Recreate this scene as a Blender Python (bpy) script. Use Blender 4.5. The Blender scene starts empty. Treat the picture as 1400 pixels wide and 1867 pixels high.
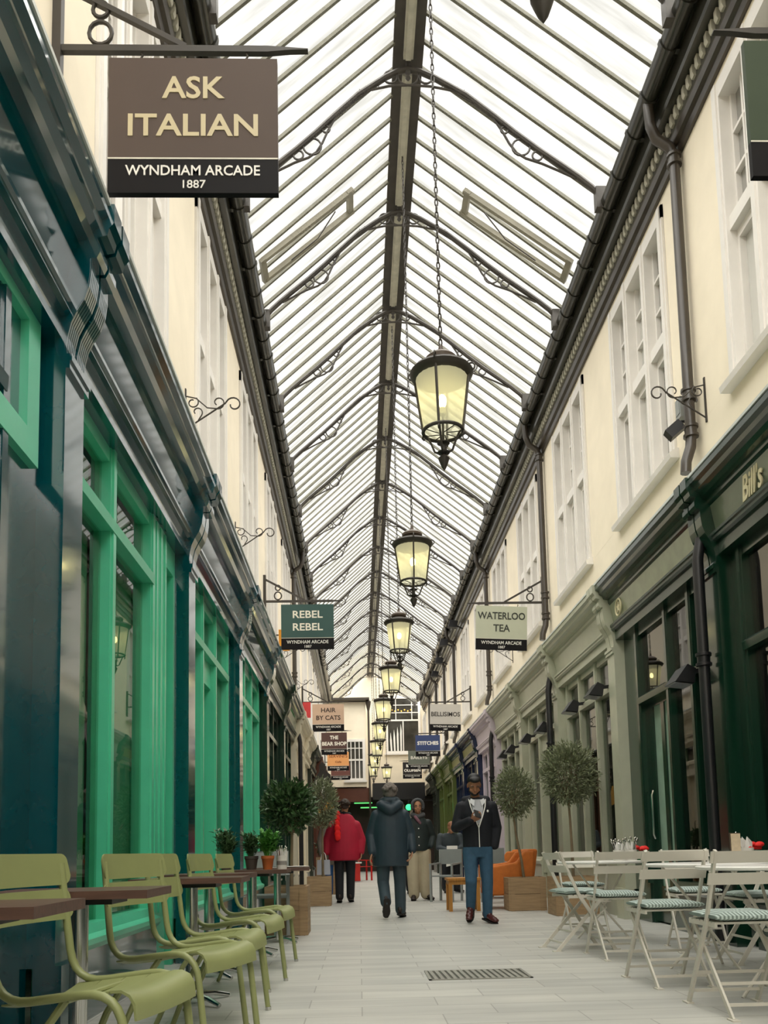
import bpy, bmesh, math, random
from mathutils import Vector, Matrix
random.seed(7)
PI = math.pi
S = bpy.context.scene
COL = S.collection

# ---------------------------------------------------------------- camera, light, exposure
cam = bpy.data.cameras.new('camera')
cam.sensor_fit = 'AUTO'; cam.sensor_width = 36.0
cam.lens = 1550.0 / 1867.0 * 36.0
cam.shift_x = 0.0; cam.shift_y = 0.24705
cam.clip_start = 0.05; cam.clip_end = 300
camo = bpy.data.objects.new('camera', cam); COL.objects.link(camo)
_R = [(0.99935507, -0.02886244, -0.02136383), (-0.01825215, 0.10407499, -0.99440196), (0.0309243, 0.99415057, 0.10348107)]
_rx = Vector(_R[0]); _ry = -Vector(_R[1]); _rz = -Vector(_R[2])
camo.matrix_world = Matrix(((_rx.x, _ry.x, _rz.x, 0), (_rx.y, _ry.y, _rz.y, 0), (_rx.z, _ry.z, _rz.z, 0.85), (0, 0, 0, 1)))
S.camera = camo
w = bpy.data.worlds.new('overcast_sky'); S.world = w; w.use_nodes = True
wn = w.node_tree.nodes; wb = wn['Background']
wb.inputs[0].default_value = (1.0, 0.985, 0.95, 1); wb.inputs[1].default_value = 1.2
sun = bpy.data.lights.new('daylight', 'SUN'); sun.energy = 12.6; sun.angle = math.radians(120); sun.color = (1, 0.97, 0.92)
suno = bpy.data.objects.new('daylight', sun); COL.objects.link(suno)
suno.rotation_euler = (math.radians(14), math.radians(2), 0)
S.view_settings.view_transform = 'Standard'; S.view_settings.look = 'None'
S.view_settings.gamma = 1.0; S.view_settings.use_curve_mapping = False
S.view_settings.exposure = 0.0
S.cycles.max_bounces = 10; S.cycles.transparent_max_bounces = 24
S.cycles.sample_clamp_indirect = 6.0

# ---------------------------------------------------------------- materials
def lin(h):
    h = h.lstrip('#'); out = []
    for i in (0, 2, 4):
        c = int(h[i:i+2], 16) / 255.0
        out.append(c / 12.92 if c <= 0.04045 else ((c + 0.055) / 1.055) ** 2.4)
    return (*out, 1)
MATS = {}
def mat(name, hexc, rough=0.5, metal=0.0, var=0.12, scale=6.0, bump=0.0, spec=0.5, coat=0.0, stretch=(1, 1, 1)):
    if name in MATS: return MATS[name]
    m = bpy.data.materials.new(name); m.use_nodes = True
    nt = m.node_tree; n = nt.nodes; l = nt.links
    b = n['Principled BSDF']
    b.inputs['Roughness'].default_value = rough; b.inputs['Metallic'].default_value = metal
    b.inputs['Specular IOR Level'].default_value = spec
    b.inputs['Coat Weight'].default_value = coat; b.inputs['Coat Roughness'].default_value = 0.1
    tc = n.new('ShaderNodeTexCoord'); mp = n.new('ShaderNodeMapping'); mp.inputs['Scale'].default_value = stretch
    nz = n.new('ShaderNodeTexNoise'); nz.inputs['Scale'].default_value = scale; nz.inputs['Detail'].default_value = 5
    l.new(tc.outputs['Object'], mp.inputs[0]); l.new(mp.outputs[0], nz.inputs['Vector'])
    cr = n.new('ShaderNodeValToRGB'); c = lin(hexc)
    cr.color_ramp.elements[0].position = 0.3; cr.color_ramp.elements[1].position = 0.72
    cr.color_ramp.elements[0].color = tuple(x * (1 - var) for x in c[:3]) + (1,)
    cr.color_ramp.elements[1].color = tuple(min(1, x * (1 + var)) for x in c[:3]) + (1,)
    l.new(nz.outputs['Fac'], cr.inputs[0]); l.new(cr.outputs[0], b.inputs['Base Color'])
    if bump:
        bp = n.new('ShaderNodeBump'); bp.inputs['Strength'].default_value = bump; bp.inputs['Distance'].default_value = 0.01
        l.new(nz.outputs['Fac'], bp.inputs['Height']); l.new(bp.outputs[0], b.inputs['Normal'])
    MATS[name] = m
    return m
def emis(name, hexc, strength):
    if name in MATS: return MATS[name]
    m = bpy.data.materials.new(name); m.use_nodes = True; n = m.node_tree.nodes
    b = n['Principled BSDF']; b.inputs['Base Color'].default_value = lin(hexc)
    b.inputs['Emission Color'].default_value = lin(hexc); b.inputs['Emission Strength'].default_value = strength
    MATS[name] = m; return m
def glass_mat(name, tint, refl=1.5, trans=0.8):
    if name in MATS: return MATS[name]
    m = bpy.data.materials.new(name); m.use_nodes = True; nt = m.node_tree; n = nt.nodes; l = nt.links
    n.remove(n['Principled BSDF']); out = n['Material Output']
    fr = n.new('ShaderNodeFresnel'); fr.inputs[0].default_value = refl
    gl = n.new('ShaderNodeBsdfGlossy'); gl.inputs['Roughness'].default_value = 0.01
    tr = n.new('ShaderNodeBsdfTransparent'); tr.inputs[0].default_value = tuple(x * trans for x in lin(tint)[:3]) + (1,)
    mx = n.new('ShaderNodeMixShader')
    ge = n.new('ShaderNodeNewGeometry'); mt = n.new('ShaderNodeMath'); mt.operation = 'SUBTRACT'; mt.inputs[0].default_value = 1.0; l.new(ge.outputs['Backfacing'], mt.inputs[1])
    mm = n.new('ShaderNodeMath'); mm.operation = 'MULTIPLY'; l.new(fr.outputs[0], mm.inputs[0]); l.new(mt.outputs[0], mm.inputs[1])
    l.new(mm.outputs[0], mx.inputs[0]); l.new(tr.outputs[0], mx.inputs[1]); l.new(gl.outputs[0], mx.inputs[2])
    l.new(mx.outputs[0], out.inputs[0]); MATS[name] = m; return m
def frosted(name, hexc, ftrans, streak=None, emit=0.0):
    if name in MATS: return MATS[name]
    m = bpy.data.materials.new(name); m.use_nodes = True; nt = m.node_tree; n = nt.nodes; l = nt.links
    n.remove(n['Principled BSDF']); out = n['Material Output']
    tr = n.new('ShaderNodeBsdfTransparent'); tl = n.new('ShaderNodeBsdfTranslucent')
    tl.inputs[0].default_value = lin(hexc); mx = n.new('ShaderNodeMixShader'); mx.inputs[0].default_value = ftrans
    l.new(tl.outputs[0], mx.inputs[1]); l.new(tr.outputs[0], mx.inputs[2])
    tr.inputs[0].default_value = lin(hexc)
    if streak:
        tc = n.new('ShaderNodeTexCoord'); mp = n.new('ShaderNodeMapping'); mp.inputs['Scale'].default_value = streak
        nz = n.new('ShaderNodeTexNoise'); nz.inputs['Scale'].default_value = 1.0; nz.inputs['Detail'].default_value = 6
        l.new(tc.outputs['Object'], mp.inputs[0]); l.new(mp.outputs[0], nz.inputs['Vector'])
        cr = n.new('ShaderNodeValToRGB'); cr.color_ramp.elements[0].position = 0.3; cr.color_ramp.elements[1].position = 0.66
        cr.color_ramp.elements[0].color = (0.6, 0.6, 0.57, 1); cr.color_ramp.elements[1].color = (0.93, 0.93, 0.92, 1)
        l.new(nz.outputs['Fac'], cr.inputs[0]); l.new(cr.outputs[0], tr.inputs[0]); l.new(cr.outputs[0], tl.inputs[0])
    if emit:
        em = n.new('ShaderNodeEmission'); em.inputs[0].default_value = lin(hexc); em.inputs[1].default_value = emit
        ad = n.new('ShaderNodeAddShader'); l.new(mx.outputs[0], ad.inputs[0]); l.new(em.outputs[0], ad.inputs[1]); l.new(ad.outputs[0], out.inputs[0])
    else: l.new(mx.outputs[0], out.inputs[0])
    MATS[name] = m; return m
def floor_mat():
    m = bpy.data.materials.new('grey_stone_paving'); m.use_nodes = True; nt = m.node_tree; n = nt.nodes; l = nt.links
    b = n['Principled BSDF']; b.inputs['Roughness'].default_value = 0.42
    tc = n.new('ShaderNodeTexCoord')
    br = n.new('ShaderNodeTexBrick'); br.inputs['Scale'].default_value = 1.0
    br.inputs['Brick Width'].default_value = 0.72; br.inputs['Row Height'].default_value = 0.27
    br.inputs['Mortar Size'].default_value = 0.004; br.inputs['Mortar Smooth'].default_value = 0.2
    br.inputs['Color1'].default_value = lin('#c3c2bb'); br.inputs['Color2'].default_value = lin('#b4b4af')
    br.inputs['Mortar'].default_value = lin('#9a9993'); br.offset = 0.41
    l.new(tc.outputs['Object'], br.inputs['Vector'])
    mp = n.new('ShaderNodeMapping'); mp.inputs['Scale'].default_value = (0.6, 5, 1)
    nz = n.new('ShaderNodeTexNoise'); nz.inputs['Scale'].default_value = 1.3; nz.inputs['Detail'].default_value = 6
    l.new(tc.outputs['Object'], mp.inputs[0]); l.new(mp.outputs[0], nz.inputs['Vector'])
    cr = n.new('ShaderNodeValToRGB'); cr.color_ramp.elements[0].position = 0.3; cr.color_ramp.elements[1].position = 0.7
    cr.color_ramp.elements[0].color = (0.8, 0.8, 0.8, 1); cr.color_ramp.elements[1].color = (1.08, 1.08, 1.07, 1)
    l.new(nz.outputs['Fac'], cr.inputs[0])
    mu = n.new('ShaderNodeMixRGB'); mu.blend_type = 'MULTIPLY'; mu.inputs[0].default_value = 1
    l.new(br.outputs['Color'], mu.inputs[1]); l.new(cr.outputs[0], mu.inputs[2]); l.new(mu.outputs[0], b.inputs['Base Color'])
    MATS['floor'] = m; return m
def stripe_mat():
    m = bpy.data.materials.new('striped_cushion_fabric'); m.use_nodes = True; nt = m.node_tree; n = nt.nodes; l = nt.links
    b = n['Principled BSDF']; b.inputs['Roughness'].default_value = 0.9
    tc = n.new('ShaderNodeTexCoord'); wv = n.new('ShaderNodeTexWave'); wv.inputs['Scale'].default_value = 15.0
    wv.bands_direction = 'X'; l.new(tc.outputs['Object'], wv.inputs['Vector'])
    cr = n.new('ShaderNodeValToRGB'); cr.color_ramp.elements[0].position = 0.4; cr.color_ramp.elements[1].position = 0.55
    cr.color_ramp.elements[0].color = lin('#77867f'); cr.color_ramp.elements[1].color = lin('#bccac4')
    l.new(wv.outputs['Fac'], cr.inputs[0]); l.new(cr.outputs[0], b.inputs['Base Color'])
    MATS['stripe'] = m; return m

TEAL = mat('teal_gloss_paint', '#00434c', 0.16, coat=1.0, var=0.08)
TEAL.node_tree.nodes['Principled BSDF'].inputs['Coat IOR'].default_value = 1.75; TEAL.node_tree.nodes['Principled BSDF'].inputs['Coat Roughness'].default_value = 0.07
MINT = mat('mint_gloss_paint', '#52c39b', 0.3, coat=0.3, var=0.05)
DGREEN = mat('dark_green_gloss_paint', '#0e2f21', 0.24, coat=0.6, var=0.08)
GGREY = mat('grey_green_paint', '#b3b5a0', 0.4, coat=0.2, var=0.04)
LILAC = mat('lilac_paint', '#c6bac4', 0.4, var=0.04)
NAVY = mat('navy_paint', '#16233f', 0.25, coat=0.4, var=0.08)
OLIVE = mat('olive_paint', '#56632f', 0.35, coat=0.2, var=0.06)
DARKP = mat('charcoal_green_paint', '#2b3128', 0.35, var=0.08)
CREAMP = mat('cream_paint', '#d8ceb6', 0.45, var=0.05)
BROWNP = mat('red_brown_paint', '#5a3020', 0.4, var=0.08)
CREAM = mat('cream_wall_render', '#f0e5cf', 0.75, var=0.04, scale=3.0, bump=0.05)
WHITEP = mat('off_white_window_paint', '#e6e2dc', 0.45, var=0.03)
STONE = mat('grey_plinth_stone', '#8d8b84', 0.6, var=0.12, bump=0.1)
BLACK = mat('black_gutter_paint', '#2b2a22', 0.28, coat=0.4, var=0.1)
PIPE = mat('dark_brown_pipe_paint', '#3a332b', 0.35, coat=0.3, var=0.1)
IRON = mat('dark_wrought_iron', '#38332d', 0.5, var=0.15)
RIBM = mat('weathered_iron_rib', '#433e38', 0.5, var=0.25, scale=9)
DENT = mat('pale_dentil_paint', '#aeaa98', 0.5, var=0.06)
LEAD = mat('pale_lead_flashing', '#ccd0ca', 0.5, var=0.1)
BARM = mat('glazing_bar_paint', '#6b6959', 0.5, var=0.2, scale=14)
RIDGE = mat('dark_ridge_timber', '#45403a', 0.6, var=0.2)
BATTEN = mat('pale_ridge_batten', '#b7b3a2', 0.6, var=0.15, scale=10)
CHAIRG = mat('olive_green_powder_coat', '#8e9462', 0.42, var=0.04)
WOODT = mat('dark_stained_table_wood', '#5a4036', 0.4, var=0.25, scale=5, stretch=(1, 14, 8))
CHROME = mat('brushed_steel', '#c8c8c4', 0.18, metal=1.0, var=0.05)
BLKM = mat('black_metal', '#17171a', 0.4, var=0.1)
BWHITE = mat('cream_white_metal', '#cfcabd', 0.45, var=0.05)
GREYM = mat('grey_metal', '#8d918f', 0.45, var=0.05)
REDM = mat('red_metal', '#c8241c', 0.4, var=0.06)
OAK = mat('weathered_planter_wood', '#9a7f5e', 0.65, var=0.22, scale=4, stretch=(1, 1, 9), bump=0.15)
SOIL = mat('dark_soil', '#2e241b', 0.9, var=0.3, bump=0.4)
HONEY = mat('honey_wood', '#b27a32', 0.45, var=0.15, stretch=(8, 1, 1))
ORANGE = mat('orange_felt_upholstery', '#c26c2a', 0.85, var=0.07, scale=20, bump=0.05)
BARK = mat('pale_bark', '#7a6a52', 0.85, var=0.25, bump=0.3)
OLEAF = mat('olive_leaf', '#7b8262', 0.5, var=0.35, scale=20)
BLEAF = mat('bay_leaf', '#3c5730', 0.4, var=0.5, scale=20)
HLEAF = mat('herb_leaf', '#4f8a38', 0.5, var=0.35, scale=20)
DKLEAF = mat('rosemary_leaf', '#4f6b45', 0.5, var=0.35, scale=20)
TERRA = mat('terracotta', '#b5602c', 0.7, var=0.12)
PAPER = mat('white_paper', '#e8e6e0', 0.7, var=0.04)
TIN = mat('printed_white_tin', '#d5d2c9', 0.4, var=0.05)
REDC = mat('red_cloth', '#d81f1a', 0.8, var=0.1)
GREENJ = mat('green_enamel', '#0d6a36', 0.25, coat=0.5, var=0.05)
DGJ = mat('dark_green_jar', '#123a2c', 0.25, coat=0.5, var=0.05)
SKIN = mat('skin', '#b07f5f', 0.55, var=0.06); SKIND = mat('brown_skin', '#96674a', 0.55, var=0.06)
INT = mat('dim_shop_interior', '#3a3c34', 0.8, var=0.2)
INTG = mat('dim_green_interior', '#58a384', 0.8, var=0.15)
GLASS = glass_mat('shop_glass', '#e4eee6', 1.5, 0.92); GLASSR = glass_mat('bright_shop_glass', '#e4eee6', 2.2, 0.85)
UGLASS = mat('upper_window_glass', '#8e8c86', 0.06, var=0.25, scale=1.2, spec=1.0, coat=1.0)
UGLASSP = mat('pale_blind_glass', '#c9c8c2', 0.08, var=0.08, scale=1.2, spec=0.8, coat=1.0)
DKGLASS = mat('dark_window_glass', '#3b3933', 0.08, var=0.4, scale=2, spec=0.7)
ROOFG = frosted('frosted_roof_glass', '#f4f4f2', 0.93, streak=(1.1, 9.0, 1.1))
LAMPG = frosted('lantern_glass', '#f4f1d4', 0.5, emit=0.22)
BULB = emis('lantern_bulb', '#fff0b0', 14.0)
FLOOR = floor_mat(); STRIPE = stripe_mat()

# ---------------------------------------------------------------- mesh builder
class MB:
    def __init__(s, M=None):
        s.v = []; s.f = []; s.M = M; s.keep = False
    def add(s, vs, fs):
        o = len(s.v); s.v += [Vector(p) for p in vs]; s.f += [tuple(i + o for i in f) for f in fs]; return s
    nb = 0
    def box(s, x0, y0, z0, x1, y1, z1):
        # a hair of difference in size keeps touching boards from sharing a plane
        s.nb += 1; e = .00015 * (s.nb % 8) * (1 if min(abs(x1 - x0), abs(y1 - y0), abs(z1 - z0)) > .012 else 0)
        x0, x1 = min(x0, x1) - e, max(x0, x1) + e; y0, y1 = min(y0, y1) - e, max(y0, y1) + e; z1 = max(z0, z1) + e * .5
        return s.add([(x0, y0, z0), (x1, y0, z0), (x1, y1, z0), (x0, y1, z0), (x0, y0, z1), (x1, y0, z1), (x1, y1, z1), (x0, y1, z1)],
                     [(0, 3, 2, 1), (4, 5, 6, 7), (0, 1, 5, 4), (1, 2, 6, 5), (2, 3, 7, 6), (3, 0, 4, 7)])
    def bar(s, p, q, wx, wy, up=(0, 0, 1)):
        p = Vector(p); q = Vector(q); d = (q - p).normalized(); u = Vector(up)
        if abs(d.dot(u)) > 0.98: u = Vector((0, 1, 0))
        a = d.cross(u).normalized() * (wx / 2); b = a.cross(d).normalized() * (wy / 2)
        vs = [p - a - b, p + a - b, p + a + b, p - a + b, q - a - b, q + a - b, q + a + b, q - a + b]
        return s.add(vs, [(0, 3, 2, 1), (4, 5, 6, 7), (0, 1, 5, 4), (1, 2, 6, 5), (2, 3, 7, 6), (3, 0, 4, 7)])
    def prism(s, prof, axis, a, b):
        # prof: 2D polygon; axis 'x': prof=(y,z); 'y': prof=(x,z); 'z': prof=(x,y)
        n = len(prof)
        def P(p, t): return {'x': (t, p[0], p[1]), 'y': (p[0], t, p[1]), 'z': (p[0], p[1], t)}[axis]
        vs = [P(p, a) for p in prof] + [P(p, b) for p in prof]
        fs = [tuple(range(n)), tuple(range(2 * n - 1, n - 1, -1))] + [(i, (i + 1) % n, n + (i + 1) % n, n + i) for i in range(n)]
        return s.add(vs, fs)
    def tube(s, pts, r, n=8, closed=False, cap=True):
        pts = [Vector(p) for p in pts]; m = len(pts)
        rs = r if isinstance(r, (list, tuple)) else [r] * m
        vs = []; fs = []; prev = None
        for i, p in enumerate(pts):
            if closed: d = pts[(i + 1) % m] - pts[i - 1]
            else: d = pts[min(i + 1, m - 1)] - pts[max(i - 1, 0)]
            d.normalize()
            if prev is None:
                u = Vector((0, 0, 1)) if abs(d.z) < 0.9 else Vector((0, 1, 0))
                a = d.cross(u).normalized()
            else:
                a = prev - d * prev.dot(d)
                if a.length < 1e-6: a = d.cross(Vector((0, 1, 0.3)))
                a.normalize()
            prev = a; b = d.cross(a)
            for k in range(n):
                t = 2 * PI * k / n; vs.append(p + (a * math.cos(t) + b * math.sin(t)) * rs[i])
        for i in range(m if closed else m - 1):
            j = (i + 1) % m
            for k in range(n):
                k2 = (k + 1) % n; fs.append((i * n + k, i * n + k2, j * n + k2, j * n + k))
        if cap and not closed:
            fs.append(tuple(range(n - 1, -1, -1))); fs.append(tuple((m - 1) * n + k for k in range(n)))
        return s.add(vs, fs)
    def lathe(s, prof, n=16, c=(0, 0, 0), sx=1, sy=1):
        vs = []; fs = []; m = len(prof)
        for r, z in prof:
            for k in range(n):
                t = 2 * PI * k / n; vs.append((c[0] + r * sx * math.cos(t), c[1] + r * sy * math.sin(t), c[2] + z))
        for i in range(m - 1):
            for k in range(n):
                k2 = (k + 1) % n; fs.append((i * n + k, i * n + k2, (i + 1) * n + k2, (i + 1) * n + k))
        if prof[0][0] > 1e-4: fs.append(tuple(range(n - 1, -1, -1)))
        if prof[-1][0] > 1e-4: fs.append(tuple((m - 1) * n + k for k in range(n)))
        return s.add(vs, fs)
    def ball(s, c, r, n=12, m=8):
        if not isinstance(r, (list, tuple)): r = (r, r, r)
        prof = [(max(1e-5, math.sin(PI * i / m)), -math.cos(PI * i / m)) for i in range(m + 1)]
        vs = []; fs = []
        for a, z in prof:
            for k in range(n):
                t = 2 * PI * k / n; vs.append((c[0] + r[0] * a * math.cos(t), c[1] + r[1] * a * math.sin(t), c[2] + r[2] * z))
        for i in range(m):
            for k in range(n):
                k2 = (k + 1) % n; fs.append((i * n + k, i * n + k2, (i + 1) * n + k2, (i + 1) * n + k))
        return s.add(vs, fs)
    def loft(s, rings, n=20):
        # rings: (cx,cy,cz,rx,ry)
        vs = []; fs = []; m = len(rings)
        for cx, cy, cz, rx, ry in rings:
            for k in range(n):
                t = 2 * PI * k / n; vs.append((cx + rx * math.cos(t), cy + ry * math.sin(t), cz))
        for i in range(m - 1):
            for k in range(n):
                k2 = (k + 1) % n; fs.append((i * n + k, i * n + k2, (i + 1) * n + k2, (i + 1) * n + k))
        fs.append(tuple(range(n - 1, -1, -1))); fs.append(tuple((m - 1) * n + k for k in range(n)))
        return s.add(vs, fs)
    def limb(s, pts, n=12):
        # pts: (x,y,z,r) smooth limb with round ends
        P = [Vector(p[:3]) for p in pts]; R = [p[3] for p in pts]
        q = []; rr = []
        for i in range(len(P) - 1):
            for k in range(4):
                t = k / 4; q.append(P[i].lerp(P[i + 1], t)); rr.append(R[i] * (1 - t) + R[i + 1] * t)
        q.append(P[-1]); rr.append(R[-1])
        s.tube(q, rr, n)
        for p, r in zip(P, R): s.ball(p, r, n, 8)
        return s
    def mesh(s, name, smooth=False):
        me = bpy.data.meshes.new(name)
        M = s.M
        vs = [M @ p for p in s.v] if M is not None else s.v
        me.from_pydata([tuple(p) for p in vs], [], s.f)
        bm = bmesh.new(); bm.from_mesh(me); bmesh.ops.remove_doubles(bm, verts=bm.verts, dist=1e-5)
        if not s.keep: bmesh.ops.recalc_face_normals(bm, faces=bm.faces)
        bm.to_mesh(me); bm.free()
        if smooth:
            for p in me.polygons: p.use_smooth = True
            try: me.set_sharp_from_angle(angle=math.radians(40))
            except Exception: pass
        return me
    def build(s, name, m, parent=None, smooth=False, loc=None, rotz=0, label=None):
        o = bpy.data.objects.new(name, s.mesh(name, smooth)); o.data.materials.append(m); COL.objects.link(o)
        if parent is not None: o.parent = parent
        if loc is not None: o.location = loc
        if rotz: o.rotation_euler = (0, 0, rotz)
        if label: o['label'] = label
        return o

def tag(o, label, cat, group=None):
    o['label'] = label; o['category'] = cat
    if group: o['group'] = group
    return o
def thing(name, label, cat, loc=(0, 0, 0), rotz=0, group=None):
    o = bpy.data.objects.new(name, None); COL.objects.link(o); o.empty_display_size = 0.1
    o.location = loc; o.rotation_euler = (0, 0, rotz)
    return tag(o, label, cat, group)
def struct(o): o['kind'] = 'structure'; return o
def dup(root, label, loc, rotz=0, group=None):
    r = root.copy(); COL.objects.link(r); r.location = loc; r.rotation_euler = (0, 0, rotz); r['label'] = label
    if group: r['group'] = group
    for ch in list(root.children):
        c = ch.copy(); COL.objects.link(c); c.parent = r
        for g in list(ch.children):
            d = g.copy(); COL.objects.link(d); d.parent = c
    return r
def text_mesh(txt, size, sx=1.0, width=None, extrude=0.002, bold=0.0, shear=0.0, space=1.0, align='CENTER'):
    cu = bpy.data.curves.new('lettering', 'FONT'); cu.body = txt; cu.size = size; cu.extrude = extrude
    cu.align_x = align; cu.offset = bold; cu.shear = shear; cu.space_character = space; cu.resolution_u = 3
    ob = bpy.data.objects.new('lettering_tmp', cu); COL.objects.link(ob)
    dg = bpy.context.evaluated_depsgraph_get(); dg.update()
    me = bpy.data.meshes.new_from_object(ob.evaluated_get(dg))
    COL.objects.unlink(ob); bpy.data.objects.remove(ob); bpy.data.curves.remove(cu)
    if width:
        xs = [v.co.x for v in me.vertices]; cw = max(xs) - min(xs); sx = width / cw
    for v in me.vertices: v.co.x *= sx
    me.materials.clear()
    return me
def letters(name, me, m, parent, loc, rot):
    o = bpy.data.objects.new(name, me); me.materials.append(m); COL.objects.link(o); o.parent = parent
    o.location = loc; o.rotation_euler = rot; return o
ORD = ['first', 'second', 'third', 'fourth', 'fifth', 'sixth', 'seventh', 'eighth', 'ninth', 'tenth', 'eleventh', 'twelfth',
       'thirteenth', 'fourteenth', 'fifteenth', 'sixteenth', 'seventeenth', 'eighteenth', 'nineteenth', 'twentieth']

# ---------------------------------------------------------------- setting
XL, XR = -1.5, 3.2          # upper wall faces
YE = 42.0                   # end wall
fl = MB().box(-4, -15, -0.2, 6, 44, 0).build('floor', FLOOR); struct(fl)
RX, RZ = 0.71, 9.95         # ridge
EL, ER, EZ = -1.25, 2.97, 8.16

def upper_wall(side):
    x = XL if side == 'left' else XR; s = 1 if side == 'left' else -1
    c0 = 5.62 if side == 'left' else 5.75
    mb = MB(); a, b = (x - 0.3 * s, x) if s > 0 else (x, x + 0.3)
    mb.box(a, -14, 4.02, b, 44, 4.7); mb.box(a, -14, 7.36, b, 44, 8.1)
    ys = []; k = -1
    prev = -14
    while c0 + 3.08 * k < 41:
        c = c0 + 3.08 * k; k += 1
        mb.box(a, prev, 4.7, b, c - 0.92, 7.36); prev = c + 0.92; ys.append(c)
    mb.box(a, prev, 4.7, b, 44, 7.36)
    struct(mb.build('wall_' + side, CREAM))
    return ys
wl = upper_wall('left'); wr = upper_wall('right')

WN = [0]
def upper_window(side, yc, near):
    WN[0] += 1; x = XL if side == 'left' else XR; s = 1 if side == 'left' else -1
    M = Matrix(((0, s, 0, 0), (1, 0, 0, 0), (0, 0, 1, 0), (0, 0, 0, 1)))   # (u,o,z)
    root = bpy.data.objects.new('window_%d' % WN[0], None); COL.objects.link(root); root.location = (x, yc, 4.7); struct(root)
    H = 2.65; W = 0.915
    fr = MB(M)
    for u0, u1 in ((-W, -W + .13), (-.36, -.24), (.24, .36), (W - .13, W)):
        fr.box(u0, -.14, 0, u1, .025, H); fr.box(u0 + .03, .025, 0, u1 - .03, .04, H)
    fr.box(-W, -.14, H - .14, W, .025, H); fr.box(-W, -.14, 0, W, .02, .08); fr.box(-W, -.13, 1.28, W, .0, 1.4)
    fr.build('window_frame', WHITEP, root)
    MB(M).prism([(-.12, -.06), (.09, -.06), (.1, -.01), (.03, .04), (-.12, .04)], 'x', -W - .05, W + .05).build('window_sill', WHITEP, root)
    for i, (u0, u1) in enumerate(((-W + .13, -.36), (-.24, .24), (.36, W - .13))):
        gm = UGLASSP if (side == 'right' and WN[0] % 2) or i == 1 else UGLASS
        MB(M).box(u0, -.13, .08, u1, -.115, 1.28).build('lower_pane', gm, root)
        MB(M).box(u0, -.13, 1.4, u1, -.115, H - .14).build('upper_pane', UGLASS if i != 1 else UGLASSP, root)
        sb = MB(M)
        sb.box(u0, -.115, .08, u0 + .035, -.06, 1.28); sb.box(u1 - .035, -.115, .08, u1, -.06, 1.28); sb.box(u0, -.115, 1.2, u1, -.06, 1.28)
        um = (u0 + u1) / 2
        sb.box(um - .014, -.115, 1.4, um + .014, -.07, H - .14)
        for zz in (1.4, 1.78, 2.14): sb.box(u0, -.115, zz, u1, -.07, zz + .028)
        sb.box(u0, -.115, 1.4, u0 + .03, -.07, H - .14); sb.box(u1 - .03, -.115, 1.4, u1, -.07, H - .14)
        sb.build('sash_bars', WHITEP, root)
for c in wl: upper_window('left', c, c < 12)
for c in wr: upper_window('right', c, c < 12)

def eave(side):
    x = XL if side == 'left' else XR; s = 1 if side == 'left' else -1
    M = Matrix(((s, 0, 0, x), (0, 1, 0, 0), (0, 0, 1, 0), (0, 0, 0, 1)))    # (o,y,z)
    Y0, Y1 = -1.0, 39.5
    n = 'trim_1' if side == 'left' else 'trim_2'
    root = MB(M).prism([(0, 7.44), (.035, 7.44), (.05, 7.5), (.085, 7.52), (.1, 7.58), (.1, 7.6), (0, 7.6)], 'y', Y0, Y1).build(n, PIPE); struct(root)
    MB(M).prism([(0, 7.6), (.1, 7.6), (.1, 7.74), (.2, 7.74), (.21, 7.78), (.21, 7.96), (.225, 7.98), (.225, 8.1), (0, 8.1)], 'y', Y0, Y1).build('cornice_board', BLACK, root)
    d = MB(M); y = Y0
    while y < Y1:
        d.prism([(.1, 7.63), (.122, 7.63), (.135, 7.66), (.135, 7.735), (.1, 7.735)], 'y', y, y + .05); y += .102
    d.build('dentil_course', DENT, root)
    g = thing('gutter', 'black cast iron gutter running along the %s hand eave' % side, 'gutter', (x, 0, 0))
    m2 = Matrix(((s, 0, 0, 0), (0, 1, 0, 0), (0, 0, 1, 0), (0, 0, 0, 1)))
    pr = [(.295 + .085 * math.cos(t), 8.03 + .11 * math.sin(t)) for t in [PI + PI * i / 10 for i in range(11)]] + [(.37, 8.03), (.37, 8.05), (.22, 8.05), (.22, 8.03)]
    MB(m2).prism(pr, 'y', Y0, Y1).build('trough', BLACK, g, True)
    k = 0; y = Y0 + .2
    while y < Y1:
        r = .097; h = .05 if k % 2 == 0 else .03
        pc = [(.295 + r * math.cos(t), 8.03 + (r + .025) * math.sin(t)) for t in [PI + PI * i / 10 for i in range(11)]]
        cb = MB(m2); cb.prism(pc, 'y', y, y + h)
        if k % 2 == 0: cb.box(.2, y, 7.93, .3, y + h, 7.97)
        if y < 32: cb.build('gutter_joint', BLACK, g, True)
        y += .52 if k % 2 == 0 else .43; k += 1
eave('left'); eave('right')

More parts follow.
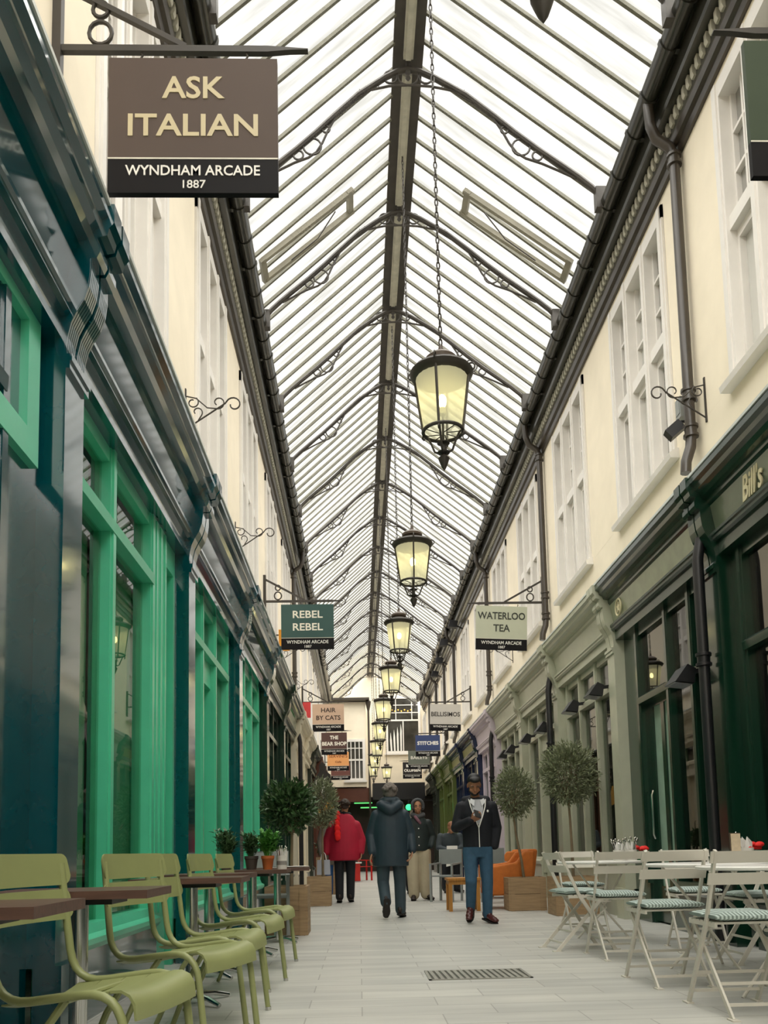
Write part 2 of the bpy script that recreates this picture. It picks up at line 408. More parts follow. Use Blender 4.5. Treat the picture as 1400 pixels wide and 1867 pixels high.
# roof glazing
def roof():
    pl = MB(); pl.keep = True
    pl.add([(EL, -14, EZ), (RX, -14, RZ), (RX, YE, RZ), (EL, YE, EZ)], [(0, 1, 2, 3)])
    pl.add([(RX, -14, RZ), (ER, -14, EZ), (ER, YE, EZ), (RX, YE, RZ)], [(0, 1, 2, 3)])
    c = pl.build('ceiling', ROOFG); struct(c)
    meshes = []
    for xe in (EL, ER):
        b = MB(); d = Vector((RX - xe, 0, RZ - EZ)); nrm = Vector((-d.z, 0, d.x)).normalized()
        if nrm.z > 0: nrm = -nrm
        p = Vector((xe, 0, EZ)) + nrm * .03; q = Vector((RX, 0, RZ)) + nrm * .03
        b.bar(p, q, .02, .034, nrm); b.bar(p + nrm * .02, q + nrm * .02, .034, .008, nrm)
        meshes.append(b.mesh('glazing_bar')); meshes[-1].materials.append(BARM)
    rest = MB(); y = 2.0; k = 0
    while y < 41.8:
        for i, me in enumerate(meshes):
            if k < 50:
                o = bpy.data.objects.new('glazing_bar', me); COL.objects.link(o); o.parent = c; o.location = (0, y, 0)
            else:
                xe = (EL, ER)[i]; rest.bar((xe, y, EZ - .04), (RX, y, RZ - .04), .02, .03)
        y += .325; k += 1
    r = rest.build('glazing_bar', BARM, c); r['kind'] = 'stuff'
    rb = thing('ridge_beam', 'dark timber ridge beam with pale battens along the roof apex', 'beam', (RX, 0, 9.74))
    MB().prism([(-.17, 0), (.17, 0), (.17, .06), (0, .2), (-.17, .06)], 'y', 0.6, YE).build('beam', RIDGE, rb)
    return rb
ridge = roof()
RIBY = [2.15 * k + 2.28 for k in range(19)]
for i, y in enumerate(RIBY[:-1]):
    y2 = RIBY[i + 1]
    b = MB(); b.box(-.055, y + .1, -.06, .055, y2 - .1, .0); b.box(-.03, y + .1, -.075, .03, y2 - .1, -.06)
    b.build('batten', BATTEN, ridge)
    MB().lathe([(.008, -.22), (.03, -.19), (.015, -.15), (.035, -.12), (.015, -.09), (.03, 0)], 10, (0, y, 0)).build('pendant', RIDGE, ridge, True)

# arched ribs
ARCH = [(2.9, 7.98), (2.87, 8.07), (2.82, 8.15), (2.74, 8.24), (2.6, 8.36), (2.43, 8.49), (2.16, 8.69), (1.9, 8.9), (1.66, 9.11), (1.36, 9.36), (1.0, 9.58), (.85, 9.65), (.71, 9.68)]
def make_rib():
    r = thing('roof_rib', '', 'roof rib', (RX, 0, 9.7), 0, 'arched iron roof ribs')
    rp = [(x - .71, 0, z - 9.7 - .02) for x, z in ARCH]
    kx = (RX - EL - .05) / (2.9 - .71)
    lp = [(-x * kx, y, z) for x, y, z in rp]
    MB().tube(rp + lp[::-1][1:], .033, 8).build('arch', RIBM, r, True)
    for sgn, k in ((1, 1), (-1, kx)):
        def az(d):
            for (x0, z0), (x1, z1) in zip(ARCH, ARCH[1:]):
                if x1 <= d + .71 <= x0: return z1 + (z0 - z1) * (d + .71 - x1) / (x0 - x1) - 9.72
            return -.02
        MB().tube([(sgn * k * a, 0, b) for a, b in [(.0, -.235), (.25, -.25), (.5, -.3), (.72, az(.72) - .03)]], .013, 6).build('chord', RIBM, r, True)
        MB().tube([(sgn * k * a, 0, az(a) - b) for a, b in [(.92, .01), (1.04, .1), (1.12, .19), (1.2, .235), (1.3, .22), (1.48, .14), (1.66, .09), (1.85, .04)]], .013, 6).build('chord', RIBM, r, True)
        for cx, cz, rr in ((1.25, az(1.25) - .125, .1), (1.43, az(1.43) - .085, .055), (1.07, az(1.07) - .07, .04)):
            MB().tube([(sgn * k * cx + rr * math.cos(t), 0, cz + rr * math.sin(t)) for t in [2 * PI * i / 16 for i in range(16)]], .012, 6, True).build('haunch_ring', RIBM, r, True)
        MB().tube([(sgn * .2 + .075 * math.cos(t), 0, -.14 + .075 * math.sin(t)) for t in [2 * PI * i / 14 for i in range(14)]], .012, 6, True).build('ridge_ring', RIBM, r, True)
        sp = MB()
        for a in (.38, .46, .54, .62): sp.tube([(sgn * k * a, 0, -.28 - (a - .38) * .35), (sgn * k * (a + .012), 0, -.17 - (a - .38) * .5)], .005, 5)
        sp.build('spike', RIBM, r)
        MB().box(sgn * 2.12 * k - .06, -.05, -1.75, sgn * 2.12 * k + .06, .05, -1.5).build('foot_bracket', RIBM, r)
    MB().tube([(.115 * math.cos(t), 0, -.13 + .105 * math.sin(t)) for t in [2 * PI * i / 18 for i in range(18)]], .011, 6, True).build('ridge_ring', RIBM, r, True)
    return r
rib0 = make_rib()
for i, y in enumerate(RIBY):
    lb = 'arched dark iron roof rib with scrollwork rings, %s from the camera end' % ORD[i]
    if i == 0: rib0['label'] = lb; rib0.location.y = y
    else: dup(rib0, lb, (RX, y, 9.7))

# opening roof vents
def vent(side, y):
    xe = EL if side == 'left' else ER
    d = (Vector((RX, 0, RZ)) - Vector((xe, 0, EZ))); n = Vector((-d.z, 0, d.x)).normalized()
    if n.z > 0: n = -n
    def P(t, dy, off): v = Vector((xe, 0, EZ)) + d * t + n * off; v.y = dy; return v
    a = P(.06, 0, .1); v = thing('roof_vent', 'pale framed opening roof vent in the %s roof slope' % side, 'roof vent', (a.x, y, a.z))
    def L(t, dy, off): return P(t, dy, off) - Vector((a.x, 0, a.z))
    f = MB()
    for dy in (-.17, .17): f.bar(L(.06, dy, .1), L(.62, dy, .16), .05, .06, n)
    for t, o in ((.06, .1), (.60, .155)): f.bar(L(t, -.2, o), L(t, .2, o), .08, .05, n)
    f.build('vent_frame', mat('vent_frame_paint', '#8d8876', .5), v)
    MB().tube([L(.2, .05, .2), L(.36, .0, .24), L(.5, -.08, .17)], .008, 6).build('stay_arm', RIBM, v)
vent('left', 10.05); vent('right', 10.05)

# ---------------------------------------------------------------- shopfronts
CORB = [(-.05, 3.33), (.005, 3.33), (.0, 3.37), (.006, 3.43), (.022, 3.5), (.05, 3.56), (.085, 3.62), (.108, 3.69), (.118, 3.77), (.118, 3.84), (.15, 3.84),
        (.165, 3.87), (.165, 3.91), (.15, 3.93), (.15, 3.95), (.2, 3.96), (.21, 4.0), (.235, 4.03), (.235, 4.13), (-.05, 4.13)]
CORN = [(-.08, 3.86), (.02, 3.86), (.045, 3.89), (.05, 3.93), (.1, 3.94), (.12, 3.98), (.155, 4.0), (.165, 4.04), (.2, 4.06), (.2, 4.12), (-.08, 4.12)]
def shopfront(side, y0, wdt, mp, mf, lights, label, riser=.37, mfas=None, mcorb=None, mriser=None, ribbed=False, transom=2.88, detail=True, interior=None, recess=None, name='shopfront', blind=None, jamb=None, dglass=None):
    """lights: list of (u0,u1,kind) kind w=window d=door p=solid panel"""
    s = 1 if side == 'left' else -1; x = -1.4 if side == 'left' else 3.2
    M = Matrix(((0, s, 0, 0), (1, 0, 0, 0), (0, 0, 1, 0), (0, 0, 0, 1)))
    r = thing(name, label, 'shopfront', (x, y0, 0), 0, 'arcade shopfronts')
    mfas = mfas or mp; mcorb = mcorb or mp; mriser = mriser or STONE
    PW = .28
    pb = MB(M); pb.box(0, -.16, 0.36, PW, 0, 3.33)
    pb.box(0, -.02, 3.26, PW + .012, .02, 3.3); pb.box(0, -.02, 3.3, PW + .012, .03, 3.335)
    pb.box(0, -.16, 3.33, PW, -.045, 4.1)
    pb.box(0, -.1, 0.0, PW + .015, .03, .37)
    pb.build('pilaster', mp, r)
    for a, b in ((.0, .128), (.152, .28)):
        cb = MB(M)
        if ribbed:
            cb.prism([(max(-.05, o - .006), z) for o, z in CORB], 'x', a, b)
            n = 6; st = (b - a) / n
            for i in range(n): cb.prism(CORB[:10] + [(-.05, 3.84)], 'x', a + i * st + .002, a + (i + 1) * st - .004)
        else: cb.prism(CORB, 'x', a, b)
        cb.build('corbel', mcorb, r)
    MB(M).prism([(-.02, 3.6), (.03, 3.9), (-.12, 3.9), (-.12, 3.6)], 'x', PW, wdt).build('fascia', mfas, r)
    MB(M).prism([(-.16, 3.53), (.0, 3.53), (.02, 3.55), (.02, 3.575), (.035, 3.585), (.035, 3.61), (-.16, 3.61)], 'x', PW, wdt).build('fascia_moulding', mp, r)
    MB(M).prism(CORN, 'x', PW, wdt).build('cornice', mp, r)
    MB(M).prism([(-.12, 4.12), (.21, 4.12), (.21, 4.145), (-.12, 4.19)], 'x', 0, wdt).build('flashing', LEAD, r)
    hd = MB(M); hd.box(PW, -.22, 3.42, wdt, -.025, 3.54); hd.build('head_rail', mp, r)
    O = -.15
    u_lo = lights[0][0]; u_hi = lights[-1][1]
    fr = MB(M)
    posts = sorted(set([round(l[0], 3) for l in lights] + [round(l[1], 3) for l in lights]))
    for u in posts:
        fr.box(u - .05, O - .06, .45, u + .05, O + .04, 3.45); fr.box(u - .028, O + .04, .45, u + .028, O + .055, 3.45)
    fr.box(u_lo, O - .06, 3.33, u_hi, O + .03, 3.45)
    fr.prism([(O - .06, transom), (O + .06, transom), (O + .065, transom + .07), (O + .03, transom + .1), (O - .06, transom + .1)], 'x', u_lo, u_hi)
    fr.build('window_frame', mf, r)
    if u_lo - PW > .03: MB(M).box(PW, O - .06, .0, u_lo, O + .02, 3.45).build('side_panel', mf, r)
    if wdt - u_hi > .03 and not jamb: MB(M).box(u_hi, O - .06, .0, wdt, O + .02, 3.45).build('side_panel', mf, r)
    for u0, u1, k in lights:
        a, b = u0 + .05, u1 - .05
        MB(M).box(a, O - .03, transom + .1, b, O - .018, 3.33).build('top_pane', GLASSR if side == 'right' else GLASS, r)
        if k == 'w':
            MB(M).box(a, O - .03, riser + .13, b, O - .018, transom).build('window_pane', GLASSR if side == 'right' else GLASS, r)
            sl = MB(M); sl.prism([(O - .08, riser), (O + .1, riser), (O + .12, riser + .03), (O + .12, riser + .06), (O + .08, riser + .08), (O + .06, riser + .13), (O - .06, riser + .13)], 'x', u0, u1)
            sl.build('sill', mf, r)
            MB(M).box(u0, O - .08, 0, u1, O + .09, riser).build('stall_riser', mriser, r)
        elif k == 'd':
            D = O - (recess or .16)
            dr = MB(M)
            dr.box(a, D - .05, .02, a + .13, D, 2.62); dr.box(b - .13, D - .05, .02, b, D, 2.62)
            dr.box(a, D - .05, .02, b, D, .42); dr.box(a, D - .05, 2.46, b, D, 2.62); dr.box((a + b) / 2 - .05, D - .05, .42, (a + b) / 2 + .05, D - .004, 2.5)
            do = dr.build('door', mf, r)
            MB(M).box(a + .12, D - .035, .4, b - .12, D - .02, 2.48).build('door_glass', dglass or DKGLASS, do)
            MB(M).tube([(b - .1, D + .03, .95), (b - .1, D + .05, 1.0), (b - .1, D + .05, 1.45), (b - .1, D + .03, 1.5)], .012, 8).build('door_handle', CHROME, do, True)
            rv = MB(M); rv.box(u0 - .05, D - .06, 0, a, O, transom); rv.box(b, D - .06, 0, u1 + .05, O, transom); rv.box(a, D - .06, 2.62, b, O + .0, transom)
            rv.build('door_reveal', mf, r)
        elif k == 'p':
            MB(M).box(a, O - .04, .0, b, O - .01, transom).build('panel', mf, r)
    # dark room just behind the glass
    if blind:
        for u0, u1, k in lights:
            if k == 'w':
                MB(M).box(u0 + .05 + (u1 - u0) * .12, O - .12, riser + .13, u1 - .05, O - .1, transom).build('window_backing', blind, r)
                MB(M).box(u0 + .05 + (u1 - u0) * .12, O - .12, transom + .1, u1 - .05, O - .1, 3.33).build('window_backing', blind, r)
    if jamb:
        a, b = jamb
        jm = MB(M); jm.box(a, O - .4, .0, b, O + .05, 3.45)
        for q in (.06, .2, .34): jm.box(a + q, O + .05, .45, a + q + .04, O + .062, 3.4)
        jm.build('jamb', mf, r)
        rc = MB(M); rc.box(b, O - .42, .0, wdt, O - .38, 3.2); rc.box(b, O - .4, 3.2, wdt, O + .03, 3.45); rc.box(wdt - .06, O - .4, .0, wdt, O + .03, 3.2); rc.box(b, O - .38, 2.5, wdt - .06, O - .3, 2.58)
        rc.build('recess_panel', mf, r)
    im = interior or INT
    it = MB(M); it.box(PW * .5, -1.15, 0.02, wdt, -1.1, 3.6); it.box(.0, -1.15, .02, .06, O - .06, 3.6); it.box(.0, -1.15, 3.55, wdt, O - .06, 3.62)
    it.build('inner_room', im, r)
    return r
MBACK = mat('mint_window_board', '#6fc4a2', .4, var=.06)
LW = 3.05
LY = [0.95 + LW * k for k in range(14)]
RY = [4.15 + LW * k for k in range(13)]
W3 = [(.4, 1.2, 'w'), (1.2, 1.95, 'd'), (1.95, 2.8, 'w')]
sf0 = shopfront('left', LY[0], LW, TEAL, TEAL, [(.45, 1.3, 'p'), (1.3, 2.6, 'd')], 'nearest teal shopfront with mint framed fanlight over a dark doorway, cut by left edge', mriser=TEAL, recess=.4)
fan = MB(Matrix(((0, 1, 0, 0), (1, 0, 0, 0), (0, 0, 1, 0), (0, 0, 0, 1))))
for q in ((1.3, 2.78, 1.42, 3.5), (2.82, 2.78, 2.96, 3.5), (1.3, 3.36, 2.96, 3.5), (1.3, 2.7, 2.96, 2.84)): fan.box(q[0], -.22, q[1], q[2], -.09, q[3])
fan.build('fanlight_frame', MINT, sf0)
shopfront('left', LY[1], LW, TEAL, MINT, [(.34, 1.2, 'w'), (1.2, 2.22, 'w')], 'teal shopfront with large mint framed window and ribbed corbels behind the green chairs', ribbed=True, interior=INTG, blind=MBACK, jamb=(2.22, 2.64), mriser=TEAL)
shopfront('left', LY[2], LW, TEAL, MINT, W3, 'teal shopfront with mint glazed door between two windows, second from ribbed corbels', interior=INTG, blind=MBACK, mriser=TEAL)
shopfront('left', LY[3], LW, TEAL, MINT, W3, 'small teal and mint shopfront just before the dark green shops on the left', interior=INTG, blind=MBACK, mriser=TEAL)
shopfront('left', LY[4], LW, DGREEN, DGREEN, W3, 'dark green shopfront with teal corbels beside the bay tree', mcorb=TEAL, mfas=mat('dull_sage_paint', '#7d8570', 0.35, coat=0.4))
shopfront('left', LY[5], LW, DGREEN, DGREEN, W3, 'dark green shopfront with dark corbels, last green one on the left', mfas=mat('dull_sage_paint', '#7d8570'))
shopfront('left', LY[6], LW, CREAMP, CREAMP, W3, 'cream shopfront right after the dark green ones on the left')
shopfront('left', LY[7], LW, CREAMP, CREAMP, W3, 'cream shopfront behind the dark hanging cut-out on the left')
shopfront('left', LY[8], LW, DARKP, DARKP, W3, 'charcoal shopfront beside the yellow hanging cut-out on the left')
for i in range(9, 12): shopfront('left', LY[i], LW, BROWNP, BROWNP, W3, 'red-brown shopfront at the far left end, %s of its run' % ORD[i - 9])
GL = [(.34, .95, 'w'), (.95, 1.6, 'w'), (1.6, 2.55, 'd')]
shopfront('right', RY[0], LW, DGREEN, DGREEN, [(.34, 1.2, 'w'), (1.2, 2.1, 'w'), (2.1, 2.85, 'w')], 'dark green shopfront with cream script lettering at the right edge', transom=2.5, mfas=mat('sage_fascia_paint', '#5f6a55', 0.3, coat=0.4), mriser=DGREEN)
shopfront('right', RY[1], LW, DGREEN, DGREEN, GL, 'dark green shopfront with round emblem, door and downpipe on the right', transom=2.52, mfas=mat('pale_sage_fascia_paint', '#8d9479', 0.3, coat=0.4), mriser=DGREEN, recess=.05, dglass=mat('frosted_green_door_glass', '#8aa391', .15, var=.1))
for i, lb in ((2, 'grey-green shopfront nearest the dark green one, behind larger olive tree'), (3, 'middle grey-green shopfront behind the smaller olive tree'), (4, 'farthest grey-green shopfront, beside the lilac one')):
    shopfront('right', RY[i], LW, GGREY, GGREY, [(.4, 1.25, 'w'), (1.25, 2.1, 'w'), (2.1, 2.85, 'w')] if i != 3 else W3, lb, riser=.6, mriser=GGREY)
shopfront('right', RY[5], LW, LILAC, LILAC, W3, 'pale lilac shopfront between grey-green and navy ones', mriser=LILAC)
shopfront('right', RY[6], LW, NAVY, NAVY, W3, 'navy blue shopfront next to the lilac one', mfas=mat('olive_yellow_fascia', '#8b8a5a', 0.4), mriser=NAVY)
shopfront('right', RY[7], LW, NAVY, NAVY, W3, 'navy blue shopfront next to the olive ones', mfas=mat('olive_yellow_fascia', '#8b8a5a'), mriser=NAVY)
shopfront('right', RY[8], LW, OLIVE, OLIVE, W3, 'olive green shopfront next to the navy ones', mriser=OLIVE)
shopfront('right', RY[9], LW, OLIVE, OLIVE, W3, 'olive green shopfront next to the charcoal ones', mriser=OLIVE)
for i in range(10, 11): shopfront('right', RY[i], LW, DARKP, DARKP, W3, 'dark charcoal shopfront at the far right end past the olive ones')
struct(MB().box(3.2, -14, 0, 3.5, 4.15, 4.1).build('wall_right_lower', DGREEN)); struct(MB().box(-1.7, -14, 0, -1.4, .95, 4.1).build('wall_left_lower', TEAL))
struct(MB().box(-3, -14.3, 0, 5, -14, 9.9).build('wall_back', CREAM))
# solid backs so that no daylight enters behind the shops
struct(MB().box(-2.8, -14, 0, -2.62, 44, 4.2).build('wall_left_back', INT)); struct(MB().box(4.42, -14, 0, 4.6, 44, 4.2).build('wall_right_back', INT))
struct(MB().box(-2.8, -14, 3.66, -1.56, 44, 3.9).build('light_block_left', INT)); struct(MB().box(3.36, -14, 3.66, 4.6, 44, 3.9).build('light_block_right', INT))  # unseen slabs added above the shop rooms to keep daylight out

# ---------------------------------------------------------------- end of the arcade
ew = MB(); ew.prism([(-3, 0), (5, 0), (5, 8.4), (.71, 11.4), (-3, 8.4)], 'y', YE, YE + .3); struct(ew.build('wall_end', CREAM))
def end_window(n, x0, x1, z0, z1, y, cols, rows_split):
    r = bpy.data.objects.new('window_%d' % n, None); COL.objects.link(r); r.location = (x0, y, z0); struct(r)
    W, H = x1 - x0, z1 - z0; f = MB()
    f.box(-.08, -.06, -.06, W + .08, 0, .05); f.box(-.08, -.06, H - .06, W + .08, 0, H + .06)
    f.box(-.08, -.06, 0, .04, 0, H); f.box(W - .04, -.06, 0, W + .08, 0, H)
    for c in cols[0]: f.box(W * c - .025, -.05, 0, W * c + .025, -.005, H * rows_split)
    for c in cols[1]: f.box(W * c - .02, -.05, H * rows_split, W * c + .02, -.005, H)
    f.box(0, -.055, H * rows_split - .04, W, -.005, H * rows_split + .04)
    for c in cols[2]: f.box(0, -.05, H * c - .02, W, -.005, H * c + .02)
    f.build('window_frame', WHITEP, r); MB().box(0, -.02, 0, W, -.004, H).build('window_pane', DKGLASS, r)
    MB().box(-.15, -.14, -.14, W + .15, 0, -.05).build('window_sill', WHITEP, r)
    return r
ewn = end_window(90, 1.5, 3.1, 5.85, 8.6, YE, [[.5], [.28, .78], [.72, .86]], .58)
cb = MB(); 
for i in range(4): cb.prism([(.16 + i * .16, .06), (.24 + i * .16, .06), (.22 + i * .17, .6 + .15 * i), (.17 + i * .17, 1.0 + .14 * i), (.13 + i * .17, .6 + .1 * i)], 'y', -.035, -.025)
cb.build('curtain', PAPER, ewn)
fb = MB()
for i in range(7): fb.ball((.25 + i * .16, -.06, 2.12 - .06 * (i % 2)), .03, 8, 6)
fb.build('fairy_light', emis('warm_fairy_bulb', '#ffb648', 3.0), ewn)
lb = MB(); lb.box(-3, 40, 4.0, .42, YE, 8.05); struct(lb.build('wall_end_left', CREAM))
end_window(91, -.5, .28, 4.35, 6.2, 40, [[.25, .5, .75], [.25, .5, .75], [.8]], .5)
struct(MB().prism([(39.6, 8.1), (40.3, 8.05), (40.3, 8.3), (39.6, 8.2)], 'x', -1.5, .6).build('trim_5', PIPE))
dg = thing('shopfront', 'dim shopfront closing the far end of the arcade under green lights', 'shopfront', (.6, 41.5, 0))
MB().box(-3.2, 0, 0, 3.4, .3, 3.6).build('back_panel', mat('dim_end_shop', '#33261d', 0.6), dg)
MB().box(-3.0, -1.4, 3.3, .0, .0, 3.95).build('canopy', BROWNP, dg); MB().box(0.1, -1.0, 3.4, 2.6, 0, 4.2).build('canopy', BLKM, dg)
for xx, zz in ((-.3, 3.27), (.0, 3.05)): MB().box(xx - .5, -1.3, zz - .05, xx + .35, -1.2, zz).build('light_strip', emis('green_strip_light', '#5fd070', 1.2), dg)
for xx in (.5, .75, 1.0, 1.5, 1.9, 2.3): MB().box(xx, -.1, 1.2, xx + .14, -.02, 3.2).build('upright_panel', mat('pale_panel', '#d9d2c0'), dg)  # upright panels in one even pale colour
ep = thing('drainpipe', 'dark drainpipe down the corner of the far cream building', 'pipe', (.55, 39.9, 4.0))
MB().tube([(0, 0, -4.0), (0, 0, 4.0)], .05, 10).build('pipe', PIPE, ep, True); MB().lathe([(.05, 3.6), (.12, 3.9), (.14, 4.05), (.1, 4.1)], 10).build('hopper', PIPE, ep, True)
gr = thing('green_light', 'round glowing green light above the dark jacketed walker', 'light', (2.1, 35.5, 2.75))
MB().ball((0, 0, 0), (.13, .05, .13), 16, 10).build('lens', emis('green_glow', '#2ee070', 3.0), gr, True)
MB().box(-.03, 0.02, .1, .03, .06, .3).build('hanger', BLKM, gr); MB().bar((0, .04, .28), (1.1, .04, .28), .03, .03).build('bracket_arm', BLKM, gr)
for i, (xx, yy, zz) in enumerate(((2.78, 24.5, 7.55), (2.7, 26.5, 7.5), (2.75, 28.6, 7.4), (2.8, 30.8, 7.4))):
    f = thing('floodlight', 'dark floodlight under the far right eave, %s from the camera' % ORD[i], 'floodlight', (xx + .1, yy, zz), 0, 'far eave floodlights'); f.scale = (.7, .7, .7)
    MB().prism([(-.2, -.14), (.16, -.18), (.22, .1), (-.12, .16)], 'y', -.15, .15).build('housing', BLKM, f); MB().bar((.1, 0, -.05), (.42, 0, -.2), .05, .05).build('mount', BLKM, f)

# ---------------------------------------------------------------- drainpipes
def pipe(x, y, side, label, low_x, zt=7.97, to_ground=True, m=PIPE):
    s = 1 if side == 'left' else -1
    r = thing('drainpipe', label, 'pipe', (x, y, 0), 0, 'arcade drainpipes')
    R = .05; ol = .09 if side == 'right' else .19
    MB().tube([(s * .3, 0, 7.95), (s * .29, 0, 7.72), (s * .24, 0, 7.58), (s * .12, 0, 7.5), (s * .085, 0, 7.42), (s * .08, 0, 7.3), (s * .08, 0, 4.62), (s * .09, 0, 4.5), (s * .14, 0, 4.36), (s * .15, 0, 4.25)], R, 10).build('upper_pipe', m, r, True)
    dx = low_x - x
    if to_ground:
        MB().tube([(s * (ol - .05), 0, 3.8), (s * (ol - .05), 0, 3.66), (s * (ol - .02), 0, 3.54), (s * ol, 0, 3.42), (s * ol, 0, 0.02)], R, 10).build('lower_pipe', BLKM, r, True)
    for z in (7.36, 5.0, 4.65): MB().lathe([(R, 0), (R + .02, .005), (R + .02, .03), (R + .006, .035), (R + .006, .09), (R + .02, .095), (R + .02, .12), (R, .125)], 12, (s * .08, 0, z - .06)).build('pipe_collar', m, r, True)
    if to_ground: MB().lathe([(R, 0), (R + .02, .005), (R + .02, .03), (R + .006, .035), (R + .006, .09), (R + .02, .095), (R + .02, .12), (R, .125)], 12, (s * ol, 0, 2.45)).build('pipe_collar', BLKM, r, True)
for y, lb in ((7.38, 'dark drainpipe beside the dark green shopfronts at right'), (13.5, 'dark drainpipe behind the pale hanging sign on the right'), (19.56, 'dark drainpipe beside the lilac shopfront')):
    pipe(XR, y, 'right', lb, 3.1)
for i, y in enumerate((26.5, 29.6, 32.8, 36.0)): pipe(XR, y, 'right', 'dark drainpipe on the far right upper wall, %s of the far four' % ORD[i], 3.1, to_ground=False)
pipe(XL, 19.4, 'left', 'dark drainpipe behind the grey-green hanging sign on the left', -1.4)
pp = thing('drainpipe', 'white painted pipe on the near left upper wall', 'pipe', (XL + .05, 5.0, 4.2)); MB().tube([(0, 0, 0), (0, 0, 3.3)], .035, 8).build('pipe', WHITEP, pp, True)
MB().lathe([(.035, 0), (.05, .01), (.05, .04), (.035, .05)], 10, (0, 0, 1.2)).build('pipe_collar', WHITEP, pp, True)

# ---------------------------------------------------------------- signs
def sign_bracket(side, y, label, ext=1.24):
    s = 1 if side == 'left' else -1; x = XL if side == 'left' else XR
    r = thing('sign_bracket', label, 'bracket', (x, y, 5.0), 0, 'wall brackets for the hanging signs')
    MB().box(-.0 if s > 0 else -.045, -.025, -.28, .045 if s > 0 else 0, .025, .45).build('wall_post', IRON, r)
    MB().prism([(s * .0, -.012), (s * (ext - .14), -.012), (s * (ext - .02), .0), (s * (ext + .07), .003), (s * (ext + .07), .008), (s * (ext - .02), .014), (s * (ext - .14), .022), (s * .0, .022)], 'y', -.015, .015).build('bar', IRON, r)
    MB().bar((s * .03, 0, .38), (s * .68, 0, .02), .028, .028, (0, 1, 0)).build('strut', IRON, r)
    for cz, rr in ((.1, .065), (.235, .045)):
        MB().tube([(s * .24 + rr * math.cos(t) * .9, 0, cz + rr * math.sin(t)) for t in [2 * PI * i / 14 for i in range(14)]], .011, 6, True).build('scroll_ring', IRON, r, True)
    return r
def hanging_sign(side, y, lines, board_hex, text_hex, label, tilt=0.0, yaw=0.0, sizes=None, widths=None, bold=.004):
    xc = -.78 if side == 'left' else 2.47
    r = thing('hanging_sign', label, 'sign', (xc, y, 4.945), yaw, 'hanging shop signs')
    r.rotation_euler = (0, tilt, yaw)
    bm_ = mat('sign_' + board_hex[1:], board_hex, 0.6, var=0.02, spec=.2); tm = mat('signtext_' + text_hex[1:], text_hex, 0.5, var=0.02)
    W = .43
    MB().box(-W, -.016, -.56, W, .016, 0).build('board', bm_, r)
    MB().box(-W, -.016, -.75, W, .016, -.56).build('name_band', mat('sign_band_black', '#151315', 0.6, var=.03, spec=.15), r)
    MB().box(-W, -.018, -.565, W, .018, -.557).build('dividing_line', mat('sign_line', '#d8d4c6'), r)
    for sx in (-.27, .27): MB().tube([(sx, 0, -.02), (sx, 0, .015), (sx + .008, 0, .03), (sx, 0, .042)], .006, 6).build('hook', IRON, r, True)
    nl = len(lines)
    for i, (t, wd) in enumerate(zip(lines, widths)):
        sz = (sizes or [.17] * nl)[i]
        zc = -.28 + (nl - 1) * .5 * .19 - i * .21 - .06 + (.02 if nl > 1 else 0)
        letters('lettering', text_mesh(t, sz, width=wd, bold=bold), tm, r, (0, -.018, zc), (PI / 2, 0, 0))
    wt = mat('sign_white_text', '#e6e4de', 0.5, var=.02)
    letters('arcade_lettering', text_mesh('WYNDHAM ARCADE', .078, width=.68, bold=.001), wt, r, (0, -.018, -.655), (PI / 2, 0, 0))
    letters('date_lettering', text_mesh('1887', .062, width=.115, bold=.0005), wt, r, (0, -.018, -.725), (PI / 2, 0, 0))
    return r
SG = [('left', 4.02, ['ASK', 'ITALIAN'], '#574b45', '#c4b794', 'brown sign board with pale gold lettering hanging nearest at upper left', [.32, .66], None),
      ('left', 13.66, ['REBEL', 'REBEL'], '#405a57', '#e8e4d6', 'grey-green sign board repeating one word, second on the left', [.49, .49], None),
      ('left', 23.0, ['HAIR', 'BY CATS'], '#c9ad97', '#3d2f28', 'beige pink sign board with dark lettering, third on the left', [.4, .66], None),
      ('left', 28.5, ['THE', 'BEAR SHOP'], '#5c4540', '#efe9dc', 'dark brown sign board with white lettering, fourth on the left', [.28, .82], None),
      ('left', 34.0, ["SERVINI'S", 'Cafe'], '#e7a56a', '#8a4d1e', 'orange sign board with brown lettering, fifth on the left', [.74, .25], [.17, .11]),
      ('left', 38.3, ['KIWIS'], '#704a44', '#f0eae0', 'maroon sign board, farthest on the left', [.5], None),
      ('right', 3.9, ['WALLYS', ' '], '#3f4a3a', '#3f4a3a', 'dark green sign board cut by the right edge of the view', [.5, .1], None),
      ('right', 13.9, ['WATERLOO', 'TEA'], '#bdc0ac', '#2f332b', 'pale sage sign board with dark lettering on the right', [.8, .28], None),
      ('right', 23.3, ['BELLISIMOS'], '#c4c0ba', '#33302e', 'light grey sign board with dark lettering on the right', [.8], None),
      ('right', 29.5, ['STITCHES'], '#3d4a72', '#eceae4', 'blue sign board with white lettering on the right', [.74], None),
      ('right', 34.0, ['BAILEYS'], '#6b6f66', '#e4e0d6', 'mid grey sign board with white lettering on the right', [.66], None),
      ('right', 38.3, ['BANG &', 'OLUFSEN'], '#2b2727', '#f0ece4', 'black sign board with bold white lettering, farthest on the right', [.56, .74], None)]
for i, (sd, y, ln, bh, th, lb, wd, sz) in enumerate(SG):
    sign_bracket(sd, y, 'dark iron wall bracket holding the ' + ' '.join(lb.split(',')[0].split()[:8]))
    if i == 6: ln, wd = [], []
    hanging_sign(sd, y, ln, bh, th, lb, tilt=(0.045 if i == 7 else 0.03 if i == 8 else 0.0), sizes=sz, widths=wd, bold=.006 if i in (3, 9, 11) else .003)
